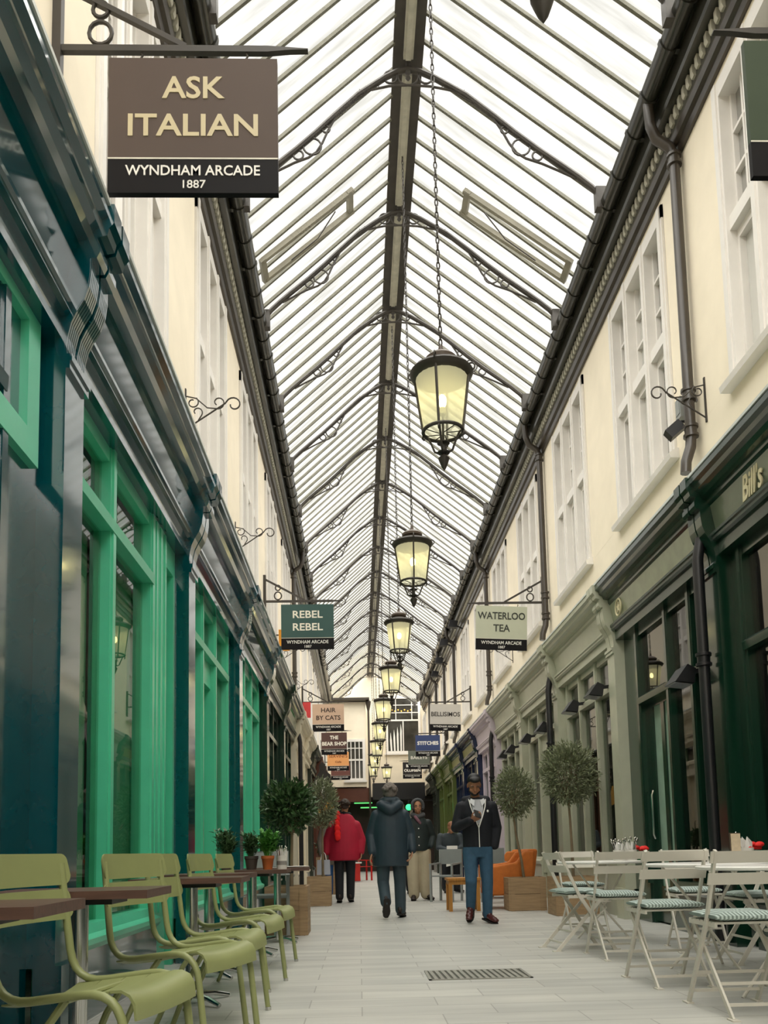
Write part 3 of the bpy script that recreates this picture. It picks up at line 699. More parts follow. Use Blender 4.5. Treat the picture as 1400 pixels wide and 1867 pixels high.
# shop lettering on fascias
fr = shopname = None
sc = thing('fascia_lettering', 'tall cream script lettering on the dark green fascia at right', 'lettering', (3.185, 6.43, 3.64))
letters('lettering', text_mesh("Bill's", .3, width=.34, bold=.004, shear=.2, extrude=.006), mat('cream_letter', '#d8cfa8'), sc, (0, 0, 0), (PI / 2 - .0, 0, -PI / 2))
em = thing('emblem', 'small round cream emblem on the dark green fascia at right', 'emblem', (3.17, 9.9, 3.74))
MB().tube([(0, .1 * math.cos(t), .1 * math.sin(t)) for t in [2 * PI * i / 20 for i in range(20)]], .012, 6, True).build('ring', mat('cream_letter', '#d8cfa8'), em, True)
MB().add([(-.004, .07 * math.cos(PI / 2 + i * PI / 5) * (1 if i % 2 == 0 else .45), .07 * math.sin(PI / 2 + i * PI / 5) * (1 if i % 2 == 0 else .45)) for i in range(10)] + [(.01, .07 * math.cos(PI / 2 + i * PI / 5) * (1 if i % 2 == 0 else .45), .07 * math.sin(PI / 2 + i * PI / 5) * (1 if i % 2 == 0 else .45)) for i in range(10)],
         [tuple(range(10)), tuple(range(19, 9, -1))] + [(i, (i + 1) % 10, 10 + (i + 1) % 10, 10 + i) for i in range(10)]).build('star', mat('cream_letter', '#d8cfa8'), em)
for nm, hx, x, y, z, lb in (('projecting_sign', '#e0961f', -1.33, 15.6, 4.85, 'small orange projecting sign behind the grey-green sign board'), ('projecting_sign', '#c8383a', -1.28, 21.6, 4.55, 'small red projecting sign above the last dark green shopfront')):
    p = thing(nm, lb, 'sign', (x, y, z)); MB().box(-.1, -.02, -.2, .1, .02, .2).build('board', mat('small_sign' + hx[1:], hx), p); MB().bar((-.17, 0, .1), (-.05, 0, .1), .02, .02).build('arm', IRON, p)

# scroll plant brackets
def scroll(side, y, z, label):
    s = 1 if side == 'left' else -1; x = XL if side == 'left' else XR
    r = thing('scroll_bracket', label, 'bracket', (x, y, z), 0, 'wrought iron scroll brackets')
    def spiral(cx, cz, r0, t0, t1, n=14): return [(s * (cx + r0 * (1 - .55 * i / n) * math.cos(t0 + (t1 - t0) * i / n)), 0, cz + r0 * (1 - .55 * i / n) * math.sin(t0 + (t1 - t0) * i / n)) for i in range(n + 1)]
    MB().box(min(0, s * .012), -.012, -.3, max(0, s * .012), .012, .12).build('wall_bar', IRON, r)
    MB().tube([(s * .01, 0, -.26), (s * .2, 0, -.13), (s * .36, 0, -.02)] + spiral(.44, -.03, .07, PI * .75, -PI * 1.0), .007, 6).build('arm', IRON, r, True)
    MB().tube([(s * .01, 0, .05), (s * .1, 0, .03), (s * .2, 0, -.06), (s * .3, 0, -.07)] + spiral(.3, -.01, .06, -PI * .5, PI * 1.3), .006, 6).build('scroll', IRON, r, True)
    MB().tube(spiral(.07, -.01, .055, PI * .3, -PI * 1.6), .006, 6).build('scroll', IRON, r, True)
    MB().tube([(s * .12, 0, -.18)] + spiral(.11, -.1, .05, -PI * .2, PI * 1.2), .006, 6).build('scroll', IRON, r, True)
scroll('left', 7.35, 4.95, 'black iron scroll bracket on left wall, nearest the camera')
scroll('left', 10.45, 4.95, 'black iron scroll bracket on left wall above the second teal corbel')
scroll('left', 16.6, 4.95, 'black iron scroll bracket on left wall below the grey-green sign')
scroll('left', 19.9, 4.95, 'black iron scroll bracket on left wall beside the beige pink sign')
scroll('right', 7.2, 4.95, 'black iron scroll bracket beside the near right drainpipe')
scroll('right', 16.9, 4.95, 'black iron scroll bracket below the pale sage sign board')
ab = thing('alarm_box', 'small grey box on the wall beside the near right drainpipe', 'box', (3.16, 7.62, 5.0)); MB().box(-.05, -.06, -.1, .04, .06, .1).build('box', GREYM, ab); MB().box(-.055, -.04, -.06, -.05, .04, .06).build('cover', GREYM, ab)
sp = thing('spotlight', 'black square spotlight beside the near right drainpipe', 'spotlight', (3.08, 7.5, 4.78)); MB().bar((0, 0, 0), (-.12, .02, -.1), .1, .1).build('head', BLKM, sp); MB().bar((0, 0, .03), (.1, 0, .03), .02, .02).build('arm', BLKM, sp)

# floodlights over the right shop windows
def flood(y, z, label):
    f = thing('floodlight', label, 'floodlight', (3.19, y, z), 0, 'shop window floodlights')
    MB().prism([(-.2, -.1), (-.02, -.12), (.0, .02), (-.08, .06)], 'y', -.15, .15).build('housing', BLKM, f)
    MB().prism([(-.2, -.105), (-.02, -.125), (-.03, -.13), (-.19, -.11)], 'y', -.12, .12).build('lens', mat('floodlight_lens', '#8a8a90', 0.2), f)
    MB().bar((-.05, 0, 0), (.12, 0, .03), .04, .04).build('mount_arm', BLKM, f)
for i, (y, z, lb) in enumerate(((7.9, 2.5, 'black floodlight above the dark green shop window at right'), (10.85, 2.93, 'black floodlight on grey-green shopfront, nearest of six'), (12.1, 2.93, 'black floodlight on grey-green shopfront, second of six'), (14.1, 2.93, 'black floodlight on grey-green shopfront, third of six'), (15.5, 2.93, 'black floodlight on grey-green shopfront, fourth of six'), (17.1, 2.93, 'black floodlight on grey-green shopfront, fifth of six'), (18.0, 2.93, 'black floodlight on grey-green shopfront, sixth and farthest'))):
    flood(y, z, lb)

# ---------------------------------------------------------------- lanterns
def make_lantern():
    r = thing('hanging_lantern', '', 'lantern', (RX, 0, 3.78), 0, 'lanterns hanging along the ridge')
    MB().lathe([(.002, .0), (.02, .03), (.035, .07), (.045, .1), (.03, .115), (.02, .13), (.045, .14), (.05, .15), (.02, .165), (.02, .21), (.05, .22), (.05, .225), (.0, .23)], 14).build('finial', IRON, r, True)
    for k in range(4):
        t = PI / 4 + k * PI / 2 + .3; c, s = math.cos(t), math.sin(t)
        MB().tube([(c * a, s * a, z) for a, z in ((.03, .14), (.07, .16), (.1, .24), (.13, .3), (.155, .31), (.165, .285), (.15, .27))], .009, 6).build('scroll_bracket', IRON, r, True)
        MB().tube([(c * .155, s * .155, .31), (c * .215, s * .215, .76)], .011, 6).build('frame_bar', IRON, r, True)
        MB().tube([(c * (.235 + .03 * math.cos(a)), s * (.235 + .03 * math.cos(a)), .81 + .03 * math.sin(a)) for a in [-PI * .5 + 1.6 * PI * i / 10 for i in range(11)]], .007, 6).build('crown_hook', IRON, r, True)
    MB().tube([(.155 * math.cos(t), .155 * math.sin(t), .315) for t in [2 * PI * i / 24 for i in range(24)]], .014, 8, True).build('bottom_ring', IRON, r, True)
    gr = MB()
    for i in range(8):
        t = 2 * PI * i / 8; gr.tube([(.03 * math.cos(t), .03 * math.sin(t), .3), (.15 * math.cos(t + .3), .15 * math.sin(t + .3), .3)], .004, 5)
    gr.build('bottom_grille', IRON, r)
    g = MB(); g.lathe([(.148, .32), (.205, .76)], 24); g.f = [f for f in g.f if len(f) == 4]; g.build('glass', LAMPG, r, True)
    MB().lathe([(.20, .74), (.235, .76), (.25, .79), (.235, .8), (.23, .815), (.15, .84), (.1, .86)], 28).build('rim', IRON, r, True)
    MB().lathe([(.1, .85), (.09, .87), (.12, .885), (.125, .91), (.1, .935), (.05, .955), (.022, .97), (.015, 1.02), (.0, 1.03)], 24).build('cap', mat('rusty_lantern_cap', '#51453b', 0.5, var=.2), r, True)
    MB().tube([(0, 0, .23), (0, 0, .45)], .01, 8).build('candle_stem', IRON, r, True)
    MB().lathe([(.0, .45), (.03, .455), (.03, .5), (.022, .51), (.0, .515)], 12).build('lamp_holder', mat('lamp_holder_white', '#d0ccb4'), r, True)
    MB().ball((0, 0, .565), (.035, .035, .055), 12, 8).build('bulb', BULB, r, True)
    ch = MB(); z = 1.02; k = 0
    while z < 5.95:
        a, b = (.012, .0) if k % 2 == 0 else (.0, .012)
        ch.tube([(a * math.cos(t), b * math.cos(t), z + .03 + .034 * math.sin(t)) for t in [2 * PI * i / 8 for i in range(8)]], .0058, 4, True); z += .054; k += 1
    ch.build('chain', IRON, r)
    return r
lan = make_lantern()
LNY = [2.72, 6.28, 9.95, 13.45, 16.9, 20.5, 24.2, 28.1, 32.0, 35.6]
for i, y in enumerate(LNY):
    lb = ['iron lantern whose finial just shows at the top edge', 'largest lit iron lantern on its chain, nearest the camera', 'second lit iron lantern from the camera, below the largest'][i] if i < 3 else 'lit iron lantern hanging from ridge, %s in line behind the largest' % ORD[i - 1]
    a = -.1 + (i % 3) * .28
    if i == 0: lan['label'] = lb; lan.location = (RX, y, 3.78); lan.rotation_euler = (0, 0, a)
    else: dup(lan, lb, (RX - (.0 if i < 5 else .05), y, 3.78), a if i != 2 else .48)
wlan = dup(lan, 'lit iron lantern hung apart to the right at the far end wall', (1.28, 37.5, 3.85), .2)

# ---------------------------------------------------------------- floor drain
dr = thing('floor_drain', 'rectangular metal drain grating set flush in the grey paving', 'drain', (.8, 6.0, 0))
fb = MB()
for q in ((-.35, -.22, .35, -.2), (-.35, .2, .35, .22), (-.35, -.22, -.33, .22), (.33, -.22, .35, .22)): fb.box(q[0], q[1], 0.0, q[2], q[3], .006)
fb.build('frame', mat('grating_steel', '#8b8a80', .5, var=.2), dr)
MB().box(-.33, -.2, 0.0, .33, .2, .0015).build('recess', mat('drain_gap_shade', '#4d4c45', .8), dr)  # dark sheet standing in for the shaded depth below the bars
gb = MB()
for i in range(15):
    x = -.31 + i * .043; gb.add([(x, -.2, .002), (x + .026, -.2, .002), (x + .026 - .012, .2, .002), (x - .012, .2, .002), (x, -.2, .006), (x + .026, -.2, .006), (x + .014, .2, .006), (x - .012, .2, .006)],
        [(0, 3, 2, 1), (4, 5, 6, 7), (0, 1, 5, 4), (1, 2, 6, 5), (2, 3, 7, 6), (3, 0, 4, 7)])
gb.build('grating', mat('grating_steel', '#8b8a80'), dr)

# ---------------------------------------------------------------- olive green cafe chairs (face +x)
def rounded(pts, n=5, f=.35):
    out = [Vector(pts[0])]
    for i in range(1, len(pts) - 1):
        p0, p, p1 = Vector(pts[i - 1]), Vector(pts[i]), Vector(pts[i + 1])
        d = min((p - p0).length, (p1 - p).length) * f
        a = p + (p0 - p).normalized() * d; b = p + (p1 - p).normalized() * d
        for k in range(n + 1):
            t = k / n; out.append(a * (1 - t) ** 2 + p * 2 * t * (1 - t) + b * t * t)
    out.append(Vector(pts[-1])); return out
def bent_slat(x0, z0, z1, lean, half, bow, th=.008, n=26):
    mb = MB(); vs = []; fs = []
    cr = (z1 - z0) * .3
    for i in range(n + 1):
        t = math.sin(PI / 2 * (-1 + 2 * i / n)); y = t * half
        e = max(0, abs(y) - (half - cr)); ins = cr - math.sqrt(max(0, cr * cr - e * e))
        xb = x0 - bow * (1 - t * t)
        for (xx, zz) in ((xb, z0 + ins), (xb + th, z0 + ins), (xb + th - lean, z1 - ins), (xb - lean, z1 - ins)): vs.append((xx, y, zz))
    for i in range(n):
        for k in range(4): fs.append((i * 4 + k, i * 4 + (k + 1) % 4, (i + 1) * 4 + (k + 1) % 4, (i + 1) * 4 + k))
    fs += [(0, 1, 2, 3), tuple(n * 4 + k for k in (3, 2, 1, 0))]
    return mb.add(vs, fs)
def make_cafe_chair():
    r = thing('cafe_chair', '', 'chair', (0, 0, 0), 0, 'olive green cafe chairs')
    for s in (-1, 1):
        p = rounded([(-.075, s * .22, .84), (-.02, s * .235, .40), (.40, s * .24, .455), (.455, s * .24, .0)], 6, .3)
        # soften the two bends with larger radii
        MB().tube(p, .0145, 10).build('side_frame', CHAIRG, r, True)
        MB().tube([(.2, s * .2, .415), (.12, s * .215, .3), (-.02, s * .235, .0)], .013, 8).build('rear_leg', CHAIRG, r, True)
        gl = MB(); gl.tube([(.455, s * .24, .0), (.455, s * .24, .02)], .0165, 8); gl.build('foot_cap', CHROME, r)
    MB().tube([(.2, -.2, .412), (.2, .2, .412)], .01, 8).build('cross_bar', CHAIRG, r, True)
    seat = MB(); xs = [(.0, .092), (.096, .186), (.19, .28), (.284, .36)]
    def zz(x): return .405 + .05 * (x / .42)
    for a, b in xs:
        vs = []; fs = []; n = 10
        for i in range(n + 1):
            t = -1 + 2 * i / n; y = .232 * t; sag = .03 * (1 - t * t) * (1.0 - .5 * max(0, a) / .4)
            for x, dz in ((a, 0), (b, 0), (b, -.006), (a, -.006)): vs.append((x, y, zz(x) - sag + dz))
        for i in range(n):
            for k in range(4): fs.append((i * 4 + k, i * 4 + (k + 1) % 4, (i + 1) * 4 + (k + 1) % 4, (i + 1) * 4 + k))
        fs += [(0, 1, 2, 3), tuple(n * 4 + k for k in (3, 2, 1, 0))]
        seat.add(vs, fs)
    seat.build('seat', CHAIRG, r, True)
    fr = MB(); vs = []; fs = []; n = 10; prof = [(.364, 0), (.4, .002), (.43, -.012), (.447, -.04), (.452, -.09), (.445, -.09), (.44, -.045), (.425, -.02), (.4, -.007), (.364, -.008)]
    for i in range(n + 1):
        t = -1 + 2 * i / n; y = .232 * t; sag = .018 * (1 - t * t)
        for x, dz in prof: vs.append((x, y, .45 - sag * (1 if dz > -.05 else .3) + dz))
    m = len(prof)
    for i in range(n):
        for k in range(m): fs.append((i * m + k, i * m + (k + 1) % m, (i + 1) * m + (k + 1) % m, (i + 1) * m + k))
    fs += [tuple(range(m)), tuple(n * m + k for k in range(m - 1, -1, -1))]
    fr.add(vs, fs).build('seat_front_slat', CHAIRG, r, True)
    bent_slat(-.058, .76, .875, .014, .25, .035).build('upper_back_slat', CHAIRG, r, True)
    bent_slat(-.044, .635, .745, .013, .25, .035).build('lower_back_slat', CHAIRG, r, True)
    return r
ch = make_cafe_chair()
CH = [(-1.0, 6.8, -.1, 'olive green metal cafe chair at the far end of the row, by the herb pots'),
      (-1.0, 5.76, -.14, 'olive green metal cafe chair second from the far end of the row'),
      (-1.0, 4.66, -.12, 'olive green metal cafe chair third from the far end of the row'),
      (-1.0, 4.06, -.34, 'olive green metal cafe chair turned toward camera, fourth from the far end'),
      (-1.08, 2.98, -.2, 'olive green metal cafe chair with full seat visible at lower left'),
      (-1.3, 1.88, -.1, 'olive green metal cafe chair cut by the bottom left corner')]
for i, (x, y, a, lb) in enumerate(CH):
    if i == 0: ch.location = (x, y, 0); ch.rotation_euler = (0, 0, a); ch['label'] = lb
    else: dup(ch, lb, (x, y, 0), a)

def make_cafe_table():
    r = thing('cafe_table', '', 'table', (0, 0, 0), 0, 'wooden cafe tables on the left')
    tp = MB(); tp.box(-.32, -.23, .7, .32, .23, .732); tp.build('tabletop', WOODT, r)
    MB().box(-.16, -.12, .675, .16, .12, .7).build('top_bracket', BLKM, r)
    MB().tube([(0, 0, .03), (0, 0, .68)], .036, 16).build('post', CHROME, r, True)
    for k in range(4):
        t = PI / 4 + k * PI / 2; c, s = math.cos(t), math.sin(t)
        MB().tube([(c * .03, s * .03, .05), (c * .16, s * .16, .04), (c * .27, s * .27, .014)], [.018, .015, .012], 8).build('foot', CHROME, r, True)
    return r
tb = make_cafe_table()
TB = [(-1.17, 2.47, .03, 'brown wooden cafe table on steel post, nearest at the left edge'), (-1.13, 3.5, .02, 'brown wooden cafe table with corner overhanging between olive chairs at lower left'),
      (-1.0, 5.14, .02, 'brown wooden cafe table between second and third olive chairs from the far end'), (-1.09, 6.24, 0, 'brown wooden cafe table between the two farthest olive chairs')]
for i, (x, y, a, lb) in enumerate(TB):
    if i == 0: tb.location = (x, y, 0); tb.rotation_euler = (0, 0, a); tb['label'] = lb
    else: dup(tb, lb, (x, y, 0), a)
dup(tb, 'brown wooden cafe table carrying the herb pots', (-.94, 7.55, 0), 0)
t5 = dup(tb, 'brown wooden cafe table with menus, beside the grey metal chair', (-.82, 8.55, 0), .05)

# herbs, cutlery, menus on the far left tables
def leaf(mb, p, d, ln, wd, up=(0, 0, 1)):
    d = d.normalized(); a = d.cross(Vector(up))
    if a.length < .05: a = d.cross(Vector((1, 0, 0)))
    a.normalize(); n = a.cross(d).normalized()
    q = p + d * ln; m = p + d * ln * .45
    mb.add([p, m + a * wd + n * wd * .25, q - n * ln * .12, m - a * wd + n * wd * .25], [(0, 1, 2, 3)])
def rnd(): return Vector((random.gauss(0, 1), random.gauss(0, 1), random.gauss(0, 1))).normalized()
def herb(x, y, z, label, lm, pm, hgt, spread, n, wd, ln, pot_r=.06):
    r = thing('potted_herb', label, 'potted plant', (x, y, z), 0, None)
    MB().lathe([(pot_r * .72, 0), (pot_r * .95, .09), (pot_r * 1.05, .095), (pot_r * 1.05, .12), (pot_r * .9, .12), (pot_r * .88, .1), (0, .1)], 16).build('pot', pm, r, True)
    st = MB(); lf = MB(); lf.keep = True
    for i in range(n):
        a = random.uniform(0, 2 * PI); b = random.uniform(0, spread); top = Vector((b * math.cos(a), b * math.sin(a), .1 + hgt * random.uniform(.5, 1)))
        base = Vector((top.x * .25, top.y * .25, .1)); st.tube([base, base.lerp(top, .5) + Vector((0, 0, .02)), top], .0025, 4)
        for k in range(9):
            t = random.uniform(.3, 1.05); p = base.lerp(top, t); d = rnd(); d.z = abs(d.z) * .7 + .1; leaf(lf, p, d, ln * random.uniform(.6, 1.1), wd)
    st.build('stems', lm, r); lf.build('leaves', lm, r)
herb(-1.16, 7.5, .732, 'dark green bushy herb pot at the left of far cafe table', DKLEAF, mat('dark_plant_pot', '#4a4038', .7), .24, .1, 70, .012, .065)
herb(-.96, 7.64, .732, 'grey-green rosemary like herb in the middle of far cafe table', DKLEAF, mat('dark_plant_pot', '#4a4038', .7), .21, .09, 60, .011, .065)
herb(-.8, 7.5, .732, 'bright green herb in terracotta pot on far cafe table', HLEAF, TERRA, .24, .1, 40, .02, .07, .055)
def cutlery_tin(x, y, z, label, m, pieces=9, h=.11, r_=.05, napkin=True):
    r = thing('cutlery_tin', label, 'cutlery holder', (x, y, z), 0, None)
    MB().lathe([(r_, 0), (r_, h), (r_ - .004, h), (r_ - .004, .01), (0, .01)], 18).build('tin', m, r, True)
    MB().lathe([(r_ + .001, h * .3), (r_ + .001, h * .6)], 18).build('printed_band', mat('tin_print', '#8a8680'), r)
    for i in range(pieces):
        a = random.uniform(0, 2 * PI); d = Vector((math.cos(a) * .3, math.sin(a) * .3, 1)).normalized(); p = Vector((math.cos(a) * r_ * .3, math.sin(a) * r_ * .3, .02)); q = p + d * random.uniform(.15, .2)
        c = MB(); c.bar(p, q, .006, .002); c.ball(q, (.009, .003, .018), 8, 6); c.build('cutlery', CHROME, r, True)
    if napkin:
        for i in range(4):
            a = random.uniform(0, 2 * PI); p = Vector((math.cos(a) * r_ * .5, math.sin(a) * r_ * .5, h * .5))
            MB().add([p + Vector((-.025, 0, 0)), p + Vector((.025, .004, 0)), p + Vector((.03, .01, .09)), p + Vector((.0, .02, .13)), p + Vector((-.02, .008, .08)), p + Vector((0, .02, .02))], [(0, 1, 2, 3, 4), (0, 4, 5), (5, 1, 0), (1, 5, 3, 2), (5, 4, 3)]).build('napkin', PAPER, r)
cutlery_tin(-.69, 7.62, .732, 'white printed tin of cutlery beside the terracotta herb pot', TIN, 7, .12, .045)
me_ = thing('menu_sheets', 'loose stack of menu sheets on the farthest brown table', 'menu', (-.72, 8.55, .732))
for i, (a, x, y, c) in enumerate(((.1, 0, 0, PAPER), (-.2, .03, .04, BLKM), (.3, .05, -.02, PAPER))): MB().box(-.15, -.1, .004 * i, .15, .1, .004 * i + .004).build('sheet', c, me_, False, (x, y, 0), a)

# grey metal chairs (face -y)
def make_metal_chair():
    r = thing('metal_chair', '', 'chair', (0, 0, 0), 0, 'grey metal terrace chairs')
    for x in (-.2, .2):
        MB().bar((x, .22, 0), (x, .25, .9), .03, .05).build('back_leg', GREYM, r); MB().bar((x, -.2, 0), (x, -.2, .45), .03, .05).build('front_leg', GREYM, r)
        MB().bar((x, -.22, .64), (x, .24, .66), .04, .025).build('arm_rest', GREYM, r); MB().bar((x, -.2, .43), (x, -.2, .64), .03, .04).build('arm_post', GREYM, r)
    st = MB()
    for i in range(5): st.box(-.2, -.21 + i * .09, .43, .2, -.13 + i * .09, .45)
    st.build('seat', GREYM, r); MB().box(-.21, .225, .64, .21, .25, .9).build('back_panel', GREYM, r); MB().box(-.2, .2, .4, .2, .23, .44).build('rear_rail', GREYM, r)
    return r
mc = make_metal_chair(); mc.location = (1.5, 14.9, 0); mc.rotation_euler = (0, 0, -.5); mc['label'] = 'grey metal chair with tall back beside the man with a phone'
dup(mc, 'grey metal chair with square back panel behind the orange armchair', (2.28, 14.2, 0), .15)
dup(mc, 'grey metal chair behind the menus on the left', (-.95, 9.0 - .05, 0), .1)
rc = dup(mc, 'small red metal chair far down the arcade', (.12, 27.6, 0), PI / 2 + .4, 'far red chairs')
def recolor(root, m):
    for c in root.children:
        c.data = c.data.copy(); c.data.materials.clear(); c.data.materials.append(m)
recolor(rc, REDM)
rt = thing('red_table', 'small red table with pale top beside the red chair', 'table', (-.15, 26.6, 0)); MB().box(-.17, -.17, .02, .17, .17, .56).build('body', REDM, rt); MB().box(-.22, -.22, .56, .22, .22, .6).build('top', PAPER, rt)

# ---------------------------------------------------------------- cream folding bistro chairs (face +y)
def make_bistro():
    r = thing('folding_chair', '', 'chair', (0, 0, 0), 0, 'cream folding bistro chairs')
    for s in (-1, 1):
        MB().bar((s * .19, .25, 0), (s * .19, -.06, .47), .014, .03, (0, 1, 0)).bar((s * .19, -.06, .47), (s * .19, -.22, .83), .014, .026, (0, 1, 0)).build('long_rail', BWHITE, r)
        MB().bar((s * .168, -.26, 0), (s * .168, .17, .445), .012, .028, (0, 1, 0)).build('short_leg', BWHITE, r)
        MB().box(s * .19 - .02, .22, 0, s * .19 + .02, .29, .008).build('foot', BWHITE, r); MB().box(s * .168 - .02, -.3, 0, s * .168 + .02, -.23, .008).build('foot', BWHITE, r)
        MB().bar((s * .18, -.15, .45), (s * .18, .19, .45), .014, .022).build('seat_rail', BWHITE, r)
    for y, z in ((.2, .075), (.13, .18)): MB().bar((-.19, y, z), (.19, y, z), .01, .016).build('stretcher', BWHITE, r)
    for y, z in ((-.2, .065), (-.11, .155)): MB().bar((-.168, y, z), (.168, y, z), .01, .016).build('stretcher', BWHITE, r)
    st = MB()
    for i in range(7): st.box(-.185, -.15 + i * .05, .455, .185, -.112 + i * .05, .467)
    st.build('seat', BWHITE, r)
    for z0, z1, x0 in ((.765, .825, -.2), (.655, .715, -.155)):
        mb = MB(); vs = []; fs = []; n = 8
        for i in range(n + 1):
            t = -1 + 2 * i / n
            for dy, z in ((0, z0), (.012, z0), (-.012, z1), (-.024, z1)): vs.append((.212 * t, x0 - .02 * (1 - t * t) + dy, z))
        for i in range(n):
            for k in range(4): fs.append((i * 4 + k, i * 4 + (k + 1) % 4, (i + 1) * 4 + (k + 1) % 4, (i + 1) * 4 + k))
        fs += [(0, 1, 2, 3), tuple(n * 4 + k for k in (3, 2, 1, 0))]
        mb.add(vs, fs).build('back_slat', BWHITE, r, True)
    return r
def make_cushion():
    mb = MB(); N = 12; vs = []; fs = []
    for sgn in (1, -1):
        for i in range(N + 1):
            for j in range(N + 1):
                x = -.19 + .38 * i / N; y = -.18 + .36 * j / N
                e = min(i, N - i, j, N - j) / N; z = .008 + .016 * min(1, e * 6) - .006 * (abs(math.sin(PI * 2 * i / N)) < .1 and abs(math.sin(PI * 2 * j / N)) < .1)
                vs.append((x, y, .024 + sgn * z))
    a = (N + 1) ** 2
    for i in range(N):
        for j in range(N):
            q = [i * (N + 1) + j, (i + 1) * (N + 1) + j, (i + 1) * (N + 1) + j + 1, i * (N + 1) + j + 1]; fs.append(tuple(q)); fs.append(tuple(a + k for k in q[::-1]))
    edge = [(i, 0) for i in range(N)] + [(N, j) for j in range(N)] + [(i, N) for i in range(N, 0, -1)] + [(0, j) for j in range(N, 0, -1)]
    ids = [i * (N + 1) + j for i, j in edge]
    for k in range(len(ids)): fs.append((ids[k], a + ids[k], a + ids[(k + 1) % len(ids)], ids[(k + 1) % len(ids)]))
    return mb.add(vs, fs).mesh('seat_cushion', True)
bc = make_bistro(); cme = make_cushion(); cme.materials.append(STRIPE)
BC = [(1.88, 7.42, -PI / 2 + .15, 'seen side-on nearest the walkway'), (2.04, 6.8, .0, 'with taupe back toward camera, just right of the side-on chair'),
      (1.95, 5.46, .03, 'in the middle of the near row, back toward camera'), (1.98, 4.47, .0, 'nearest, with long crossed legs at lower right'),
      (2.3, 8.85, PI + .05, 'facing camera behind the farthest white round table'), (2.8, 7.15, PI - .1, 'facing camera behind middle white round table'),
      (2.95, 6.3, PI / 2, 'against the dark green shopfront beyond the menu card'), (2.52, 3.98, PI / 2 - .3, 'cut by the right edge of the view')]
for i, (x, y, a, lb) in enumerate(BC):
    l = 'cream folding bistro chair ' + lb
    if i == 0: bc.location = (x, y, 0); bc.rotation_euler = (0, 0, a); bc['label'] = l
    else: dup(bc, l, (x, y, 0), a)
    c = bpy.data.objects.new('seat_cushion', cme); COL.objects.link(c); c.location = (x, y, .4675); c.rotation_euler = (0, 0, a)
    tag(c, ('striped cushion on bistro chair ' + lb).replace('back toward camera', 'back turned'), 'cushion', 'striped seat cushions')
def make_round():
    r = thing('round_table', '', 'table', (0, 0, 0), 0, 'white round bistro tables')
    MB().lathe([(0, .712), (.40, .712), (.42, .718), (.422, .73), (.415, .736), (0, .736)], 40).build('tabletop', mat('white_enamel', '#e4e2dc', .35, var=.03), r, True)
    for k in range(3):
        t = k * 2 * PI / 3 + .4; c, s = math.cos(t), math.sin(t)
        MB().tube([(c * .3, s * .3, .712), (c * .05, s * .05, .38), (-c * .02, -s * .02, .3), (c * .28, s * .28, .0)], .010, 8).build('leg', BWHITE, r, True)
    MB().tube([(.06 * math.cos(t), .06 * math.sin(t), .36) for t in [2 * PI * i / 14 for i in range(14)]], .008, 6, True).build('leg_ring', BWHITE, r, True)
    return r
rt0 = make_round(); rt0.location = (2.3, 8.05, 0); rt0['label'] = 'white round bistro table with cutlery tins, farthest of three'
dup(rt0, 'white round bistro table with menu card, middle of three', (2.45, 6.0, 0), .5); dup(rt0, 'white round bistro table nearest the camera at right edge', (2.4, 4.92, 0), 1.0)
cutlery_tin(2.42, 7.9, .736, 'white tin of cutlery and napkins, left of the pair', TIN, 9, .1, .055)
cutlery_tin(2.545, 7.95, .736, 'white tin of cutlery and napkins, next to the green bowl', TIN, 9, .1, .055)
def bowl(x, y, label, m, r_=.07):
    r = thing('sauce_bowl', label, 'bowl', (x, y, .736)); MB().lathe([(r_ * .6, 0), (r_ * .95, .03), (r_, .07), (r_ * .97, .085), (r_ * .9, .085), (r_ * .85, .03), (0, .02)], 20).build('bowl', m, r, True)
    cb = MB(); 
    for i in range(9): cb.ball((random.uniform(-.045, .05), random.uniform(-.04, .04), .1 + random.uniform(-.01, .025)), (.03, .03, .02), 8, 6)
    cb.build('red_cloth', REDC, r, True)
bowl(2.66, 8.02, 'green enamel bowl holding a red cloth beside the cutlery tins', GREENJ)
bowl(2.83, 6.05, 'dark green jar with red cloth at the right edge', DGJ, .075)
mn = thing('menu_card', 'upright menu card in a wooden stand on the middle round table', 'menu', (2.64, 5.92, .736)); MB().box(-.032, -.012, 0, .032, .0, .2).build('card', mat('menu_card_print', '#c9b79a', .6, var=.15, scale=30), mn); MB().box(-.036, 0, 0, .036, .014, .205).build('stand', mat('dark_stand', '#4b3a2d'), mn); MB().box(-.04, -.03, 0, .04, .03, .012).build('base', mat('dark_stand', '#4b3a2d'), mn)
cutlery_tin(2.745, 6.0, .736, 'white printed napkin tin beside the menu card', TIN, 2, .1, .056)
dd = thing('dish', 'shallow orange dish beside the menu card', 'dish', (2.585, 6.03, .736)); MB().lathe([(.03, 0), (.05, .02), (.052, .024), (.0, .012)], 18).build('dish', mat('orange_glaze', '#d9906c', .3), dd, True); MB().lathe([(.0, .016), (.044, .016), (.0, .03)], 16).build('filling', mat('orange_dip', '#d88a60'), dd, True)

